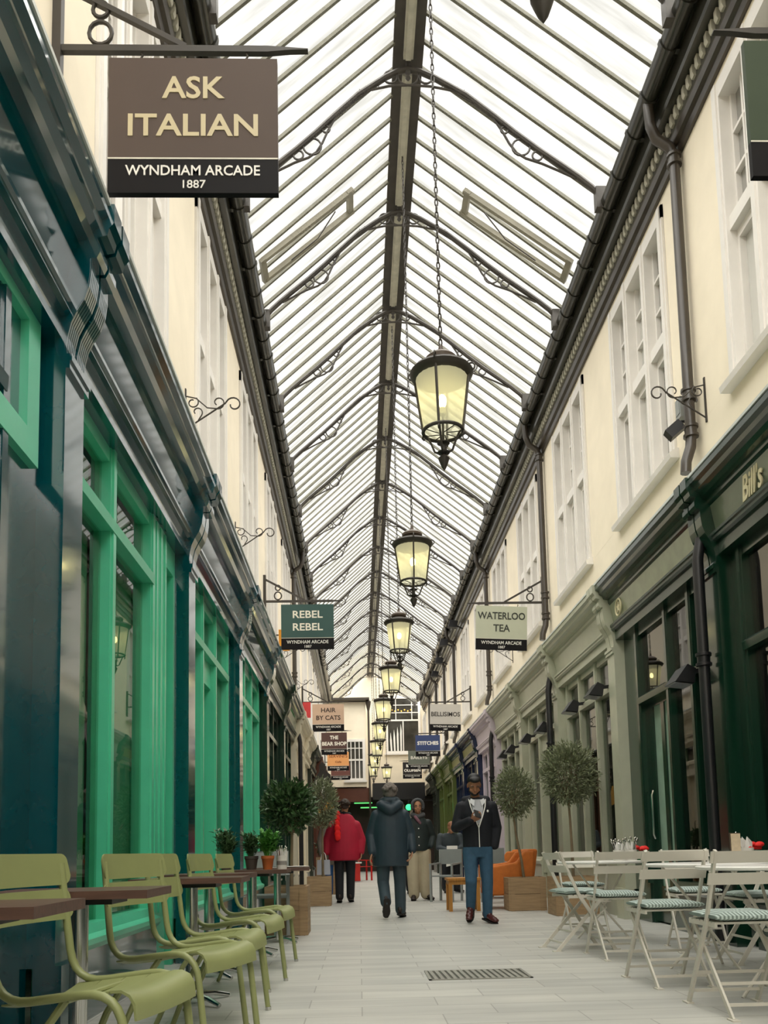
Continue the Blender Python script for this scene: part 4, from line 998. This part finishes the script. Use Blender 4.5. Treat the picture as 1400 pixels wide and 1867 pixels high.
# ---------------------------------------------------------------- orange armchairs, side table, planters
def armchair(x, y, rz, label):
    r = thing('armchair', label, 'armchair', (x, y, 0), rz, 'orange upholstered armchairs')   # faces -x
    def soft(mb, n, bev=.04):
        o = mb.build(n, ORANGE, r); b = o.modifiers.new('bevel', 'BEVEL'); b.width = bev; b.segments = 4
        for p in o.data.polygons: p.use_smooth = True
        return o
    MB_ = MB(); MB_.box(-.36, -.26, .24, .2, .26, .44); soft(MB_, 'seat', .05)
    for s in (-1, 1):
        a, b = (s * .26, s * .37) if s > 0 else (s * .37, s * .26)
        m = MB(); m.prism([(-.36, .2), (.3, .2), (.36, .84), (.2, .84), (.08, .68), (-.34, .62)], 'y', a, b); soft(m, 'arm', .035)
    m = MB(); m.prism([(.16, .3), (.32, .22), (.42, .87), (.27, .87)], 'y', -.3, .3); soft(m, 'backrest', .04)
    bt = MB()
    for yy in (-.12, .0, .12):
        for zz in (.58, .72): bt.ball((.205 + (zz - .3) * .19, yy, zz), (.012, .016, .016), 8, 6)
    bt.build('buttons', mat('orange_button', '#a85010'), r, True)
    for px, py in ((-.32, -.31), (-.32, .31), (.28, -.31), (.28, .31)): MB().tube([(px, py, 0), (px * .96, py, .22)], [.016, .026], 8).build('leg', HONEY, r, True)
armchair(2.22, 12.85, .0, 'orange upholstered armchair with buttoned back behind the wooden planter')
armchair(2.62, 15.6, -.5, 'orange upholstered armchair farther back beside the shopfront')
stl = thing('side_table', 'low honey coloured wooden side table beside the man with a phone', 'table', (1.5, 12.5, 0))
MB().box(-.24, -.22, .44, .24, .22, .475).build('top', HONEY, stl); MB().box(-.22, -.2, .38, .22, .2, .44).build('apron', HONEY, stl)
for sx in (-.2, .2):
    for sy in (-.18, .18): MB().box(sx - .025, sy - .025, 0, sx + .025, sy + .025, .4).build('leg', HONEY, stl)
def planter(x, y, w_, d_, h_, label, rz=0):
    r = thing('planter_box', label, 'planter', (x, y, 0), rz, 'wooden planter boxes'); n = 2
    for k in range(n):
        z0 = h_ * k / n + .004; z1 = h_ * (k + 1) / n
        MB().box(-w_ / 2, -d_ / 2, z0, w_ / 2, -d_ / 2 + .03, z1).build('front_board', OAK, r); MB().box(-w_ / 2, d_ / 2 - .03, z0, w_ / 2, d_ / 2, z1).build('back_board', OAK, r)
        MB().box(-w_ / 2, -d_ / 2 + .03, z0, -w_ / 2 + .03, d_ / 2 - .03, z1).build('side_board', OAK, r); MB().box(w_ / 2 - .03, -d_ / 2 + .03, z0, w_ / 2, d_ / 2 - .03, z1).build('side_board', OAK, r)
    for sx in (-1, 1): MB().box(sx * (w_ / 2 - .06) - .03, -d_ / 2 - .008, 0, sx * (w_ / 2 - .06) + .03, -d_ / 2, h_).build('corner_batten', OAK, r)
    MB().box(-w_ / 2 + .03, -d_ / 2 + .03, .02, w_ / 2 - .03, d_ / 2 - .03, h_ - .06).build('soil', SOIL, r)
    return r
planter(2.37, 12.3, .54, .42, .47, 'light wooden planter box with a metal tag by the orange armchair')
planter(2.8, 11.25, .56, .5, .5, 'wooden planter box under the larger olive tree')
planter(-.79, 9.45, .46, .5, .52, 'wooden planter box under the round bay tree')
planter(-.68, 14.5, .4, .42, .49, 'wooden planter box under the left olive tree')
planter(-.72, 18.6, .42, .42, .8, 'tall dark planter box farther along the left shops')
def tree(x, y, z0, trunk, cc, rr, label, lm, n, ln, wd, name='olive_tree', shell=.35, cut=None):
    r = thing(name, label, 'tree', (x, y, z0), 0, None)
    MB().tube(trunk, [.022, .019, .016, .015][:len(trunk)], 8).build('trunk', BARK, r, True)
    top = Vector(trunk[-1]); c = Vector(cc)
    br = MB(); lf = MB(); lf.keep = True
    tips = []
    for i in range(60):
        d = rnd(); e = c + Vector((d.x * rr[0], d.y * rr[1], d.z * rr[2])) * random.uniform(.5, .95)
        mid = top.lerp(e, .5) + rnd() * .03; br.tube([top, mid, e], [.006, .004, .002], 4); tips.append((top, mid, e))
    br.build('branches', BARK, r)
    for i in range(n):
        d = rnd(); rad = random.uniform(shell, 1.0) ** .6; p = c + Vector((d.x * rr[0], d.y * rr[1], d.z * rr[2])) * rad * random.uniform(.9, 1.12)
        o = (d + rnd() * .8 + Vector((0, 0, .25))).normalized(); leaf(lf, p, o, ln * random.uniform(.6, 1.2), wd * random.uniform(.7, 1.2), rnd())
    lf.build('leaves', lm, r)
tree(2.37, 12.3, .41, [(0, 0, 0), (-.03, 0, .3), (-.1, 0, .7), (-.12, 0, .95)], (-.1, 0, 1.28), (.28, .28, .36), 'smaller olive tree with curved trunk beside the orange armchair', OLEAF, 2900, .065, .0105)
tree(2.82, 11.25, .44, [(0, 0, 0), (.0, 0, .4), (-.01, 0, .8), (-.02, 0, 1.05)], (0, 0, 1.42), (.37, .36, .4), 'larger olive tree standing before the grey-green shopfront', OLEAF, 4300, .07, .0115)
tree(-.75, 9.45, .46, [(0, 0, 0), (.0, 0, .3), (.01, 0, .62)], (-.02, 0, .93), (.28, .28, .27), 'round clipped bay tree with dark glossy leaves on the left', BLEAF, 2200, .08, .019, 'bay_tree', .2)
tree(-.62, 14.5, .43, [(0, 0, 0), (.0, 0, .4), (.0, 0, .85)], (.0, 0, 1.3), (.27, .27, .42), 'olive tree behind the bay tree on the left', OLEAF, 2500, .065, .011)
tree(-.7, 18.6, .74, [(0, 0, 0), (0, 0, .15)], (0, 0, .3), (.22, .22, .2), 'small leafy shrub in the tall dark planter on the left', BLEAF, 500, .09, .018, 'potted_shrub', .1)

# hanging cut-outs by the far left shops
def cutout(x, y, z, pts, m, label, patches=None):
    r = thing('hanging_cutout', label, 'hanging decoration', (x, y, z)); MB().prism(pts, 'y', -.02, .02).build('board', m, r)
    if patches:
        for pp in patches: MB().prism(pp, 'y', -.03, -.02).build('pale_patch', PAPER, r)
    MB().bar((-.02, 0, max(p[1] for p in pts) - .02), (-.02, 0, max(p[1] for p in pts) + .12), .012, .012).build('hanger', BLKM, r); MB().bar((-.33, 0, max(p[1] for p in pts) + .12), (.0, 0, max(p[1] for p in pts) + .12), .02, .02).build('wall_arm', BLKM, r)
cutout(-1.02, 24.0, 2.9, [(-.22, -.75), (.02, -.8), (.16, -.5), (.28, -.1), (.25, .2), (.12, .3), (.1, .5), (.02, .56), (-.08, .48), (-.06, .3), (-.2, .12), (-.26, -.1), (-.2, -.3)], mat('dark_cutout', '#2d2a27', .4), 'dark hanging cut-out shape with pale patches on the left', [[(-.2, .0), (-.1, .1), (-.08, -.12), (-.02, -.3), (-.12, -.2)], [(.04, .05), (.1, .12), (.12, -.05), (.04, -.3), (-.02, -.35)]])
cutout(-1.02, 25.5, 2.35, [(-.22, -.1), (-.12, .16), (-.06, .42), (.06, .38), (.1, .2), (.16, .1), (.3, -.1), (.22, -.3), (.16, -.42), (.1, -.2), (.0, -.15), (-.06, -.5), (-.16, -.4)], mat('ochre_cutout', '#d9a750', .6), 'ochre yellow hanging cut-out shape in front of the left shops')

# ---------------------------------------------------------------- people
def remeshed(name, mb, m, parent, vox=.008, it=6, keepsharp=False):
    me = mb.mesh('tmp'); o = bpy.data.objects.new(name, me); COL.objects.link(o)
    rm = o.modifiers.new('r', 'REMESH'); rm.mode = 'VOXEL'; rm.voxel_size = vox; rm.use_smooth_shade = True
    sm = o.modifiers.new('s', 'SMOOTH'); sm.factor = .5; sm.iterations = it
    dg = bpy.context.evaluated_depsgraph_get(); dg.update()
    nm = bpy.data.meshes.new_from_object(o.evaluated_get(dg)); o.modifiers.clear(); o.data = nm; nm.materials.clear(); nm.materials.append(m)
    for p in nm.polygons: p.use_smooth = True
    o.parent = parent; return o
def V(*a): return Vector(a)
def hand(mb, w, d, n, t, curl, sc=1.0):
    """w wrist, d along hand, n palm facing, t thumb side, curl in radians per joint"""
    d = d.normalized(); t = (t - d * t.dot(d)).normalized(); n = (n - d * n.dot(d) - t * n.dot(t)).normalized()
    for i in range(5):
        k = i / 4
        for q in (-.028, -.01, .01, .028): mb.ball(w + d * (.02 + .065 * k) * sc + t * q * sc, .0125 * sc, 8, 6)
    for q, L in ((.03, .95), (.01, 1.08), (-.011, 1.0), (-.031, .78)):
        p = w + d * .088 * sc + t * q * sc; pts = [(*p, .0088 * sc)]; dirv = d.copy(); a = curl * .6
        for seg in (.042, .027, .021):
            dirv = (d * math.cos(a) + n * math.sin(a)); p = p + dirv * seg * L * sc; pts.append((*p, .008 * sc)); a += curl
        mb.limb(pts, 8)
    p = w + d * .03 * sc + t * .034 * sc; q = p + (d * .55 + t * .75 + n * .25).normalized() * .038 * sc; e = q + (d * .85 + t * .1 + n * .5).normalized() * .034 * sc
    mb.limb([(*p, .0105 * sc), (*q, .0098 * sc), (*e, .0082 * sc)], 8)
def head(mb, c, yaw, pitch, sc=1.0):
    """face toward local -y rotated by yaw (about z) and pitched down by pitch"""
    Rm = Matrix.Rotation(yaw, 3, 'Z') @ Matrix.Rotation(pitch, 3, 'X')
    t = MB(); t.ball((0, .012, .035), (.076, .094, .09), 20, 14); t.ball((0, -.022, -.035), (.062, .072, .075), 16, 12); t.ball((0, -.055, -.085), (.034, .032, .028), 12, 8)
    t.ball((0, -.098, -.02), (.013, .02, .014), 10, 8); t.limb([(0, -.085, .02, .009), (0, -.1, -.015, .011)], 8)
    t.ball((0, -.088, -.058), (.026, .012, .007), 10, 6); t.ball((0, -.086, -.07), (.022, .012, .007), 10, 6)
    for s in (-1, 1):
        t.ball((s * .077, .012, -.005), (.01, .02, .032), 10, 8); t.ball((s * .036, -.076, .03), (.022, .012, .008), 8, 6); t.ball((s * .045, -.065, -.03), (.02, .018, .018), 8, 6)
    mb.add([c + Rm @ (v * sc) for v in t.v], t.f); return Rm
def face_bits(r, c, Rm, browm, eyes=True):
    for s in (-1, 1):
        b = MB(); b.ball((0, 0, 0), (.018, .006, .005), 8, 6); b.v = [c + Rm @ (v + V(s * .034, -.088, .034)) for v in b.v]; b.build('eyebrow', browm, r, True)
        if not eyes: continue
        e = MB(); e.ball((0, 0, 0), (.0115, .008, .008), 10, 8); e.v = [c + Rm @ (v + V(s * .033, -.081, .012)) for v in e.v]; e.build('eye', mat('eye_white', '#d8d2c8', .3), r, True)
        p = MB(); p.ball((0, 0, 0), (.005, .003, .005), 8, 6); p.v = [c + Rm @ (v + V(s * .033, -.089, .012)) for v in p.v]; p.build('pupil', mat('dark_iris', '#1c120c', .2), r, True)
def shoe(r, ank, toe, m, sole, up=V(0, 0, 1), h=.1):
    d = (toe - ank); L = d.length; d.normalize(); s = d.cross(up).normalized(); u = s.cross(d)
    mb = MB(); base = ank - d * .06
    for k, (w_, hh) in enumerate(((.036, .05), (.042, .052), (.042, .046), (.046, .036), (.05, .03), (.044, .024))):
        p = base + d * ((L + .06) * k / 5.0); mb.ball(p + u * (hh - .03), (w_, w_, hh) if abs(u.z) > .6 else (w_, .045, .045), 12, 8)
    mb.limb([(*(ank + u * .02), .043), (*(ank + u * .07), .043)], 10)
    o = remeshed('shoe', mb, m, r, .009, 4)
    sl = MB()
    pr = [(-.08, .03), (-.06, .042), (0, .04), (L * .6, .05), (L * .9, .044), (L + .03, .02)]
    pts = [base + d * (a + .06) + s * b - u * .03 for a, b in pr] + [base + d * (a + .06) - s * b - u * .03 for a, b in pr[::-1]]
    n = len(pts); sl.add(pts + [p - u * .018 for p in pts], [tuple(range(n)), tuple(range(2 * n - 1, n - 1, -1))] + [(i, (i + 1) % n, n + (i + 1) % n, n + i) for i in range(n)])
    sl.build('sole', sole, o)
    return o
def person(label, loc, P, skin, top, legs, hairm, shoem, vox=.009, rz=0, cat='person'):
    """P: joints in metres, local: x right, y away, z up. facing yaw 0 looks toward -y."""
    r = thing('person', label, cat, loc, rz)
    body = MB(); J = {k: Vector(v) for k, v in P.items() if isinstance(v, tuple) and len(v) == 3 and k != 'head_rot'}
    yaw, pitch = P.get('head_rot', (0, 0)); f = P.get('bulk', 1.0)
    Rm = head(body, J['head'], yaw, pitch)
    body.limb([(*J['neck'], .058), (*(J['head'] + V(0, .02, -.04)), .052)], 12)
    tc = P['torso']          # list of rings (x,y,z,rx,ry)
    body.loft([(a, b, c, d * .86, e * .84) for a, b, c, d, e in tc], 20)
    for s in ('l', 'r'):
        body.limb([(*J['sh' + s], .05), (*J['el' + s], .042), (*J['wr' + s], .028)], 12)
        body.limb([(*J['hip' + s], .075), (*J['kn' + s], .052), (*J['an' + s], .036)], 12)
        if 'hd' + s in J: hand(body, J['wr' + s], J['hd' + s] - J['wr' + s], J['pn' + s], J['th' + s], P.get('curl' + s, .5))
    body.loft([(a, b, c, d * .82, e * .82) for a, b, c, d, e in P['pelvis']], 18)
    remeshed('body', body, skin, r, P.get('bvox', .0075), 3)
    # upper garment
    g = MB(); g.loft(tc, 24)
    sr = P.get('sleeve', (.075, .064, .052))
    for s in ('l', 'r'):
        w_ = J['el' + s].lerp(J['wr' + s], P.get('cuff', .96)); g.limb([(*J['sh' + s], sr[0]), (*J['el' + s], sr[1]), (*w_, sr[2])], 14)
    for q in P.get('top_extra', []): g.limb(q, 14) if isinstance(q, list) else g.ball(*q)
    to = remeshed(P.get('top_name', 'jacket'), g, top, r, vox, P.get('it', 6))
    g = MB(); lr = P.get('trouser', (.095, .07, .058)); g.loft(P['pelvis'], 20)
    for s in ('l', 'r'):
        a = J['kn' + s].lerp(J['an' + s], .93); g.limb([(*J['hip' + s], lr[0]), (*J['kn' + s], lr[1]), (*a, lr[2])], 14)
    remeshed('trousers', g, legs, r, vox, 5)
    h = MB()
    for c, rad in P.get('hair', [((0, .022, .05), (.086, .094, .088))]): 
        t = MB(); t.ball(c, rad, 18, 12); h.add([J['head'] + Rm @ v for v in t.v], t.f)
    for q in range(P.get('tousle', 0)):
        c, rad = P['hair'][0]; d = rnd(); d.z = abs(d.z) * .8 - .2; d.y = d.y + .15
        t = MB(); t.ball((c[0] + d.x * rad[0], c[1] + d.y * rad[1], c[2] + d.z * rad[2]), random.uniform(.014, .024), 8, 6); h.add([J['head'] + Rm @ v for v in t.v], t.f)
    remeshed('hair', h, hairm, r, .006, 1)
    for s in ('l', 'r'): shoe(r, J['an' + s], J['to' + s], shoem, mat('dark_sole', '#1c1713', .7))
    return r, J, Rm, to
NAVYJ = mat('navy_jacket_cloth', '#0c0f18', .8, var=.15, scale=14); DENIM = mat('blue_denim', '#2f5068', .8, var=.12, scale=18); TEALC = mat('dark_teal_coat', '#22333d', .6, var=.12, scale=8)
SLATE = mat('slate_trousers', '#33424a', .75, var=.12); REDCOAT = mat('crimson_coat', '#a3082c', .75, var=.1); BLKT = mat('black_trousers', '#14161c', .8, var=.15)
BEIGE = mat('beige_trousers', '#b3a68c', .8, var=.08); DKJ = mat('dark_green_jacket', '#12201f', .7, var=.15); GREYH = mat('grey_knit_hood', '#4b4d4f', .9, var=.15)
HBLK = mat('black_hair', '#0c0b0b', .6, var=.2, scale=40); HGREY = mat('grey_brown_hair', '#6b635c', .8, var=.25, scale=40, bump=.3); HBRN = mat('dark_brown_hair', '#33281f', .7, var=.25, scale=40)
MARO = mat('maroon_leather', '#4a1d1b', .35, var=.1); DKSH = mat('dark_brown_leather', '#241a17', .5, var=.1)
# man with a phone, walking toward the camera
P1 = dict(head=(-.03, -.075, 1.635), neck=(-.01, .0, 1.47), head_rot=(.0, .52),
    torso=[(.0, .02, .9, .175, .12), (.0, .02, 1.0, .175, .125), (.0, .015, 1.15, .182, .128), (.0, .01, 1.3, .2, .13), (.0, .01, 1.4, .18, .11), (0, .005, 1.46, .13, .085), (0, 0, 1.5, .08, .07)],
    pelvis=[(.0, .02, .78, .15, .11), (.0, .02, .88, .172, .118), (.0, .02, .98, .165, .115)],
    shl=(-.18, .01, 1.38), ell=(-.255, .0, 1.14), wrl=(-.1, -.22, 1.215), hdl=(-.02, -.25, 1.25), pnl=(.1, -.1, 1.0), thl=(.0, -.6, .8), curll=.85,
    shr=(.18, .01, 1.38), elr=(.245, .06, 1.13), wrr=(.205, .02, .9),
    hipl=(-.09, .02, .86), knl=(-.105, -.1, .5), anl=(-.1, .06, .175), tol=(-.14, -.07, .07), hipr=(.09, .02, .86), knr=(.1, -.01, .48), anr=(.095, .03, .075), tor=(.165, -.13, .045),
    hair=[((0, .03, .06), (.083, .094, .083)), ((0, -.035, .095), (.066, .055, .035))], top_extra=[([(-.13, .05, 1.47, .05), (0, .1, 1.48, .06), (.13, .05, 1.47, .05)])], cuff=.93, bvox=.006)
r1, J1, R1, t1 = person('man in a navy zip jacket and jeans looking down at a phone', (1.42, 10.2, 0), P1, SKIND, NAVYJ, DENIM, HBLK, MARO, .008)
face_bits(r1, J1['head'], R1, HBLK, False)
bd = MB()
for c, rad in (((0, -.062, -.075), (.05, .036, .03)), ((-.05, -.03, -.05), (.022, .04, .035)), ((.05, -.03, -.05), (.022, .04, .035))):
    t = MB(); t.ball(c, rad, 12, 8); bd.add([J1['head'] + R1 @ v for v in t.v], t.f)
remeshed('beard', bd, HBLK, r1, .006, 2)
sh = MB(); sh.add([(-.075, -.085, 1.47), (.075, -.085, 1.47), (.025, -.137, 1.17), (-.02, -.137, 1.17), (-.06, -.128, 1.34), (.06, -.128, 1.34)], [(0, 4, 5, 1), (4, 3, 2, 5)])
so = sh.build('shirt', mat('pale_grey_shirt', '#b7b9be', .8), r1); so.modifiers.new('s', 'SOLIDIFY').thickness = .02
for s in (-1, 1):
    MB().add([(s * .075, -.08, 1.48), (s * .03, -.1, 1.455), (s * .045, -.125, 1.38), (s * .095, -.09, 1.44)], [(0, 1, 2, 3)]).build('collar', mat('white_collar', '#dcdde0'), r1).modifiers.new('s', 'SOLIDIFY').thickness = .008
    MB().tube([(s * .1, -.075, 1.47), (s * .085, -.125, 1.38), (s * .055, -.142, 1.28), (.0, -.15, 1.13)], .007, 6).build('white_trim', PAPER, r1, True)
MB().tube([(.0, -.148, 1.13), (.002, -.143, 1.02), (.004, -.132, .9)], .006, 6).build('zip', PAPER, r1, True)
MB().ball((.115, -.128, 1.325), (.012, .006, .016), 8, 6).build('chest_mark', PAPER, r1, True)
ph = thing('phone', 'black phone held up by the man in navy jacket', 'phone', (-.03 + 1.42, 10.2 - .285, 1.285)); pm = MB(); pm.box(-.037, -.005, -.07, .037, .005, .07)
po = pm.build('case', BLKM, ph); po.rotation_euler = (-.9, .3, .25); MB().box(-.032, .005, -.062, .032, .0062, .062).build('screen', mat('dark_phone_glass', '#20242c', .1), po)
# man in a teal coat walking away
PB = dict(head=(0, -.01, 1.665), neck=(0, .0, 1.5), head_rot=(PI, .05), it=14, tousle=90,
    torso=[(.0, .0, .68, .235, .165), (.0, .0, .85, .235, .17), (.0, 0, 1.05, .232, .165), (.0, 0, 1.22, .228, .16), (.0, .0, 1.34, .215, .145), (.0, .0, 1.42, .18, .12), (0, .0, 1.48, .15, .11), (0, .01, 1.53, .1, .09)],
    pelvis=[(.0, .0, .74, .16, .12), (.0, .0, .88, .18, .13), (.0, .0, .98, .17, .12)],
    shl=(-.18, 0, 1.355), ell=(-.265, .03, 1.1), wrl=(-.25, -.06, .86), shr=(.18, 0, 1.355), elr=(.265, .03, 1.1), wrr=(.285, -.06, .88),
    hdl=(-.27, -.07, .8), pnl=(1, 0, 0), thl=(0, 1, 0), hdr=(.265, -.07, .8), pnr=(-1, 0, 0), thr=(0, 1, 0), curll=.5, curlr=.5,
    hipl=(-.1, .0, .85), knl=(-.11, .03, .47), anl=(-.085, -.2, .2), tol=(-.09, -.17, .06), hipr=(.1, .0, .85), knr=(.115, .06, .47), anr=(.115, .08, .075), tor=(.16, .28, .045),
    hair=[((0, .026, .03), (.094, .102, .1)), ((0, .065, -.035), (.08, .05, .06)), ((-.06, .03, -.02), (.035, .06, .05)), ((.06, .03, -.02), (.035, .06, .05))], sleeve=(.08, .072, .054), trouser=(.1, .08, .072), bulk=1.1,
    top_extra=[([(-.14, .04, 1.5, .05), (-.11, -.09, 1.49, .06), (-.05, -.14, 1.45, .065), (0, -.15, 1.42, .07), (.05, -.14, 1.45, .065), (.11, -.09, 1.49, .06), (.14, .04, 1.5, .05)]), ([(-.09, .0, 1.55, .05), (-.05, -.08, 1.55, .055), (.05, -.08, 1.55, .055), (.09, .0, 1.55, .05)])], top_name='coat')
r2, J2, R2, t2 = person('man in a dark teal hooded coat walking away from the camera', (.42, 11.35, 0), PB, SKIN, TEALC, SLATE, HGREY, DKSH)
# person in crimson coat walking away with a white bag
PR = dict(PB); PR.update(head=(.02, -.01, 1.71), torso=[(.0, .0, .74, .29, .21), (.0, .0, .9, .29, .215), (.0, 0, 1.1, .28, .2), (.0, 0, 1.26, .265, .18), (.0, 0, 1.38, .235, .155), (.0, .0, 1.47, .19, .13), (0, .0, 1.53, .15, .11), (0, .0, 1.57, .09, .08)],
    shl=(-.2, 0, 1.35), ell=(-.3, .0, 1.1), wrl=(-.33, -.06, .88), hdl=(-.34, -.08, .79), shr=(.2, 0, 1.35), elr=(.3, .0, 1.1), wrr=(.3, -.06, .88), hdr=(.29, -.08, .79), sleeve=(.1, .085, .056),
    knl=(-.1, -.0, .47), anl=(-.1, -.06, .08), tol=(-.11, .14, .045), knr=(.1, .04, .47), anr=(.09, .08, .08), tor=(.11, .28, .045), hair=[((0, .02, .04), (.085, .096, .092)), ((0, .05, -.02), (.072, .05, .045))], top_extra=[])
r3, J3, R3, t3 = person('person in a crimson coat walking away carrying a white bag', (-.26, 15.2, 0), PR, SKIN, REDCOAT, BLKT, HBRN, DKSH, .011)
scf = MB()
for sx, sy, sz, rx in ((-.11, -.06, 1.56, .05), (-.125, -.12, 1.48, .055), (-.125, -.165, 1.39, .058), (-.12, -.195, 1.3, .06), (-.115, -.21, 1.21, .06), (-.115, -.215, 1.15, .056)): scf.ball((sx, sy, sz), (rx, .022, .065), 12, 8)
remeshed('scarf', scf, mat('scarlet_scarf', '#e01010', .8), r3, .01, 2)
MB().tube([(-.1, .05, 1.55), (0, -.05, 1.57), (.1, .05, 1.55)], .045, 8).build('collar', BLKT, r3, True)
bg = thing('carrier_bag', 'white carrier bag held by the person in crimson coat', 'bag', (-.26 - .37, 15.2 - .13, .5))
MB().prism([(-.12, 0), (.12, 0), (.11, .26), (-.11, .26)], 'y', -.05, .05).build('bag_body', mat('white_bag', '#b9bcc8', .6, var=.06), bg)
for yy in (-.04, .04): MB().tube([(-.05, yy, .25), (-.03, yy * .5, .36), (0, 0, .4), (.03, yy * .5, .36), (.05, yy, .25)], .007, 6).build('handle', PAPER, bg, True)
# hooded person in beige trousers facing the camera
PH = dict(P1); PH.update(head=(0, -.03, 1.68), neck=(0, 0, 1.5), head_rot=(0, .12), torso=[(.0, .0, .88, .205, .15), (.0, .0, 1.0, .21, .155), (.0, 0, 1.2, .21, .15), (.0, 0, 1.36, .19, .135), (0, .0, 1.45, .15, .1), (0, 0, 1.5, .1, .085)],
    shl=(-.18, 0, 1.38), ell=(-.26, .03, 1.13), wrl=(-.2, -.08, .93), shr=(.18, 0, 1.38), elr=(.27, .03, 1.13), wrr=(.22, -.1, .95), sleeve=(.075, .066, .05), trouser=(.125, .115, .1),
    hipl=(-.1, 0, .86), knl=(-.11, -.02, .48), anl=(-.1, .0, .08), tol=(-.13, -.2, .045), hipr=(.1, 0, .86), knr=(.11, .02, .48), anr=(.12, .02, .08), tor=(.22, -.13, .045),
    hair=[((0, .03, .05), (.08, .09, .085))], top_extra=[], bvox=.008)
for k in ('hdl', 'pnl', 'thl'): PH.pop(k)
r4, J4, R4, t4 = person('person in dark jacket, grey hood and beige trousers walking toward the camera', (1.07, 15.4, 0), PH, SKIN, DKJ, BEIGE, GREYH, DKSH, .011)
face_bits(r4, J4['head'], R4, HBRN)
hd_ = MB()
for i in range(13):
    a = -.35 + (PI + .7) * i / 12; hd_.ball((J4['head'].x + .098 * math.cos(a), J4['head'].y + .0, J4['head'].z + .01 + .115 * math.sin(a)), (.035, .085, .035), 10, 8)
hd_.ball((0, .07, 1.69), (.1, .06, .12), 14, 10); hd_.limb([(-.09, -.03, 1.53, .05), (0, -.08, 1.49, .045), (.09, -.03, 1.53, .05)], 10)
remeshed('hood', hd_, GREYH, r4, .011, 3)
for zz in (1.28, 1.13, .98): MB().ball((.0, -.168, zz), (.012, .006, .012), 8, 6).build('snap_button', PAPER, r4, True)
MB().limb([(-.05, -.1, 1.49, .03), (.0, -.13, 1.42, .03), (.03, -.12, 1.38, .025)], 8).build('scarf', mat('mauve_scarf', '#7b5561', .8), r4, True)
# people partly hidden farther back
PJ = dict(PB); PJ.update(head=(0, .02, 1.63), torso=[(a, b, c * .95, d * .85, e * .85) for a, b, c, d, e in PB['torso']], knl=(-.1, 0, .47), anl=(-.1, 0, .08), tol=(-.11, .22, .045), knr=(.1, .03, .47), anr=(.1, .05, .08), tor=(.11, .26, .045), shl=(-.2, 0, 1.34), ell=(-.27, 0, 1.08), wrl=(-.24, -.05, .85), shr=(.2, 0, 1.34), elr=(.27, 0, 1.08), wrr=(.24, -.05, .85), hdl=(-.23, -.06, .77), hdr=(.23, -.06, .77), top_extra=[], neck=(0, .02, 1.46))
person('person in bright blue jeans mostly hidden by the crimson coat', (-.5, 16.9, 0), PJ, SKIN, mat('grey_brown_coat', '#6b6258', .8), mat('bright_denim', '#1f4f86', .8), HBRN, DKSH, .012)
person('person in dark clothes mostly hidden behind the teal coat', (.93, 17.8, 0), PJ, SKIN, mat('black_coat', '#16181b', .8), BLKT, HBRN, DKSH, .012)
PS = dict(PH); PS.update(head=(.02, -.16, 1.36), neck=(0, -.05, 1.24), head_rot=(.5, .7), torso=[(.0, .02, .75, .18, .13), (.0, .02, .88, .19, .135), (.0, .0, 1.02, .2, .14), (.0, -.03, 1.16, .2, .13), (0, -.06, 1.25, .13, .1)],
    shl=(-.2, -.04, 1.18), ell=(-.25, -.08, .95), wrl=(-.1, -.26, .9), shr=(.2, -.04, 1.18), elr=(.25, -.08, .95), wrr=(.14, -.28, .92), sleeve=(.075, .065, .05), hair=[((0, .025, .04), (.082, .09, .085))])
r7, J7, R7, t7 = person('person in dark grey top bending down holding a white cloth', (1.92, 18.0, 0), PS, SKIN, mat('dark_grey_top', '#3d464b', .8), BLKT, mat('auburn_hair', '#8a5a3c', .7), DKSH, .012)
cl = MB(); cl.add([(-.1, -.3, .98), (.12, -.3, .98), (.14, -.31, .6), (-.12, -.3, .55), (-.1, -.27, .98), (.12, -.27, .98), (.14, -.27, .6), (-.12, -.26, .55)], [(0, 1, 2, 3), (7, 6, 5, 4), (0, 3, 7, 4), (1, 5, 6, 2), (0, 4, 5, 1), (3, 2, 6, 7)])
clo = cl.build('apron_cloth', PAPER); clo.location = (1.92, 18.0, 0); tag(clo, 'white cloth held by the bending person in dark grey top', 'cloth')
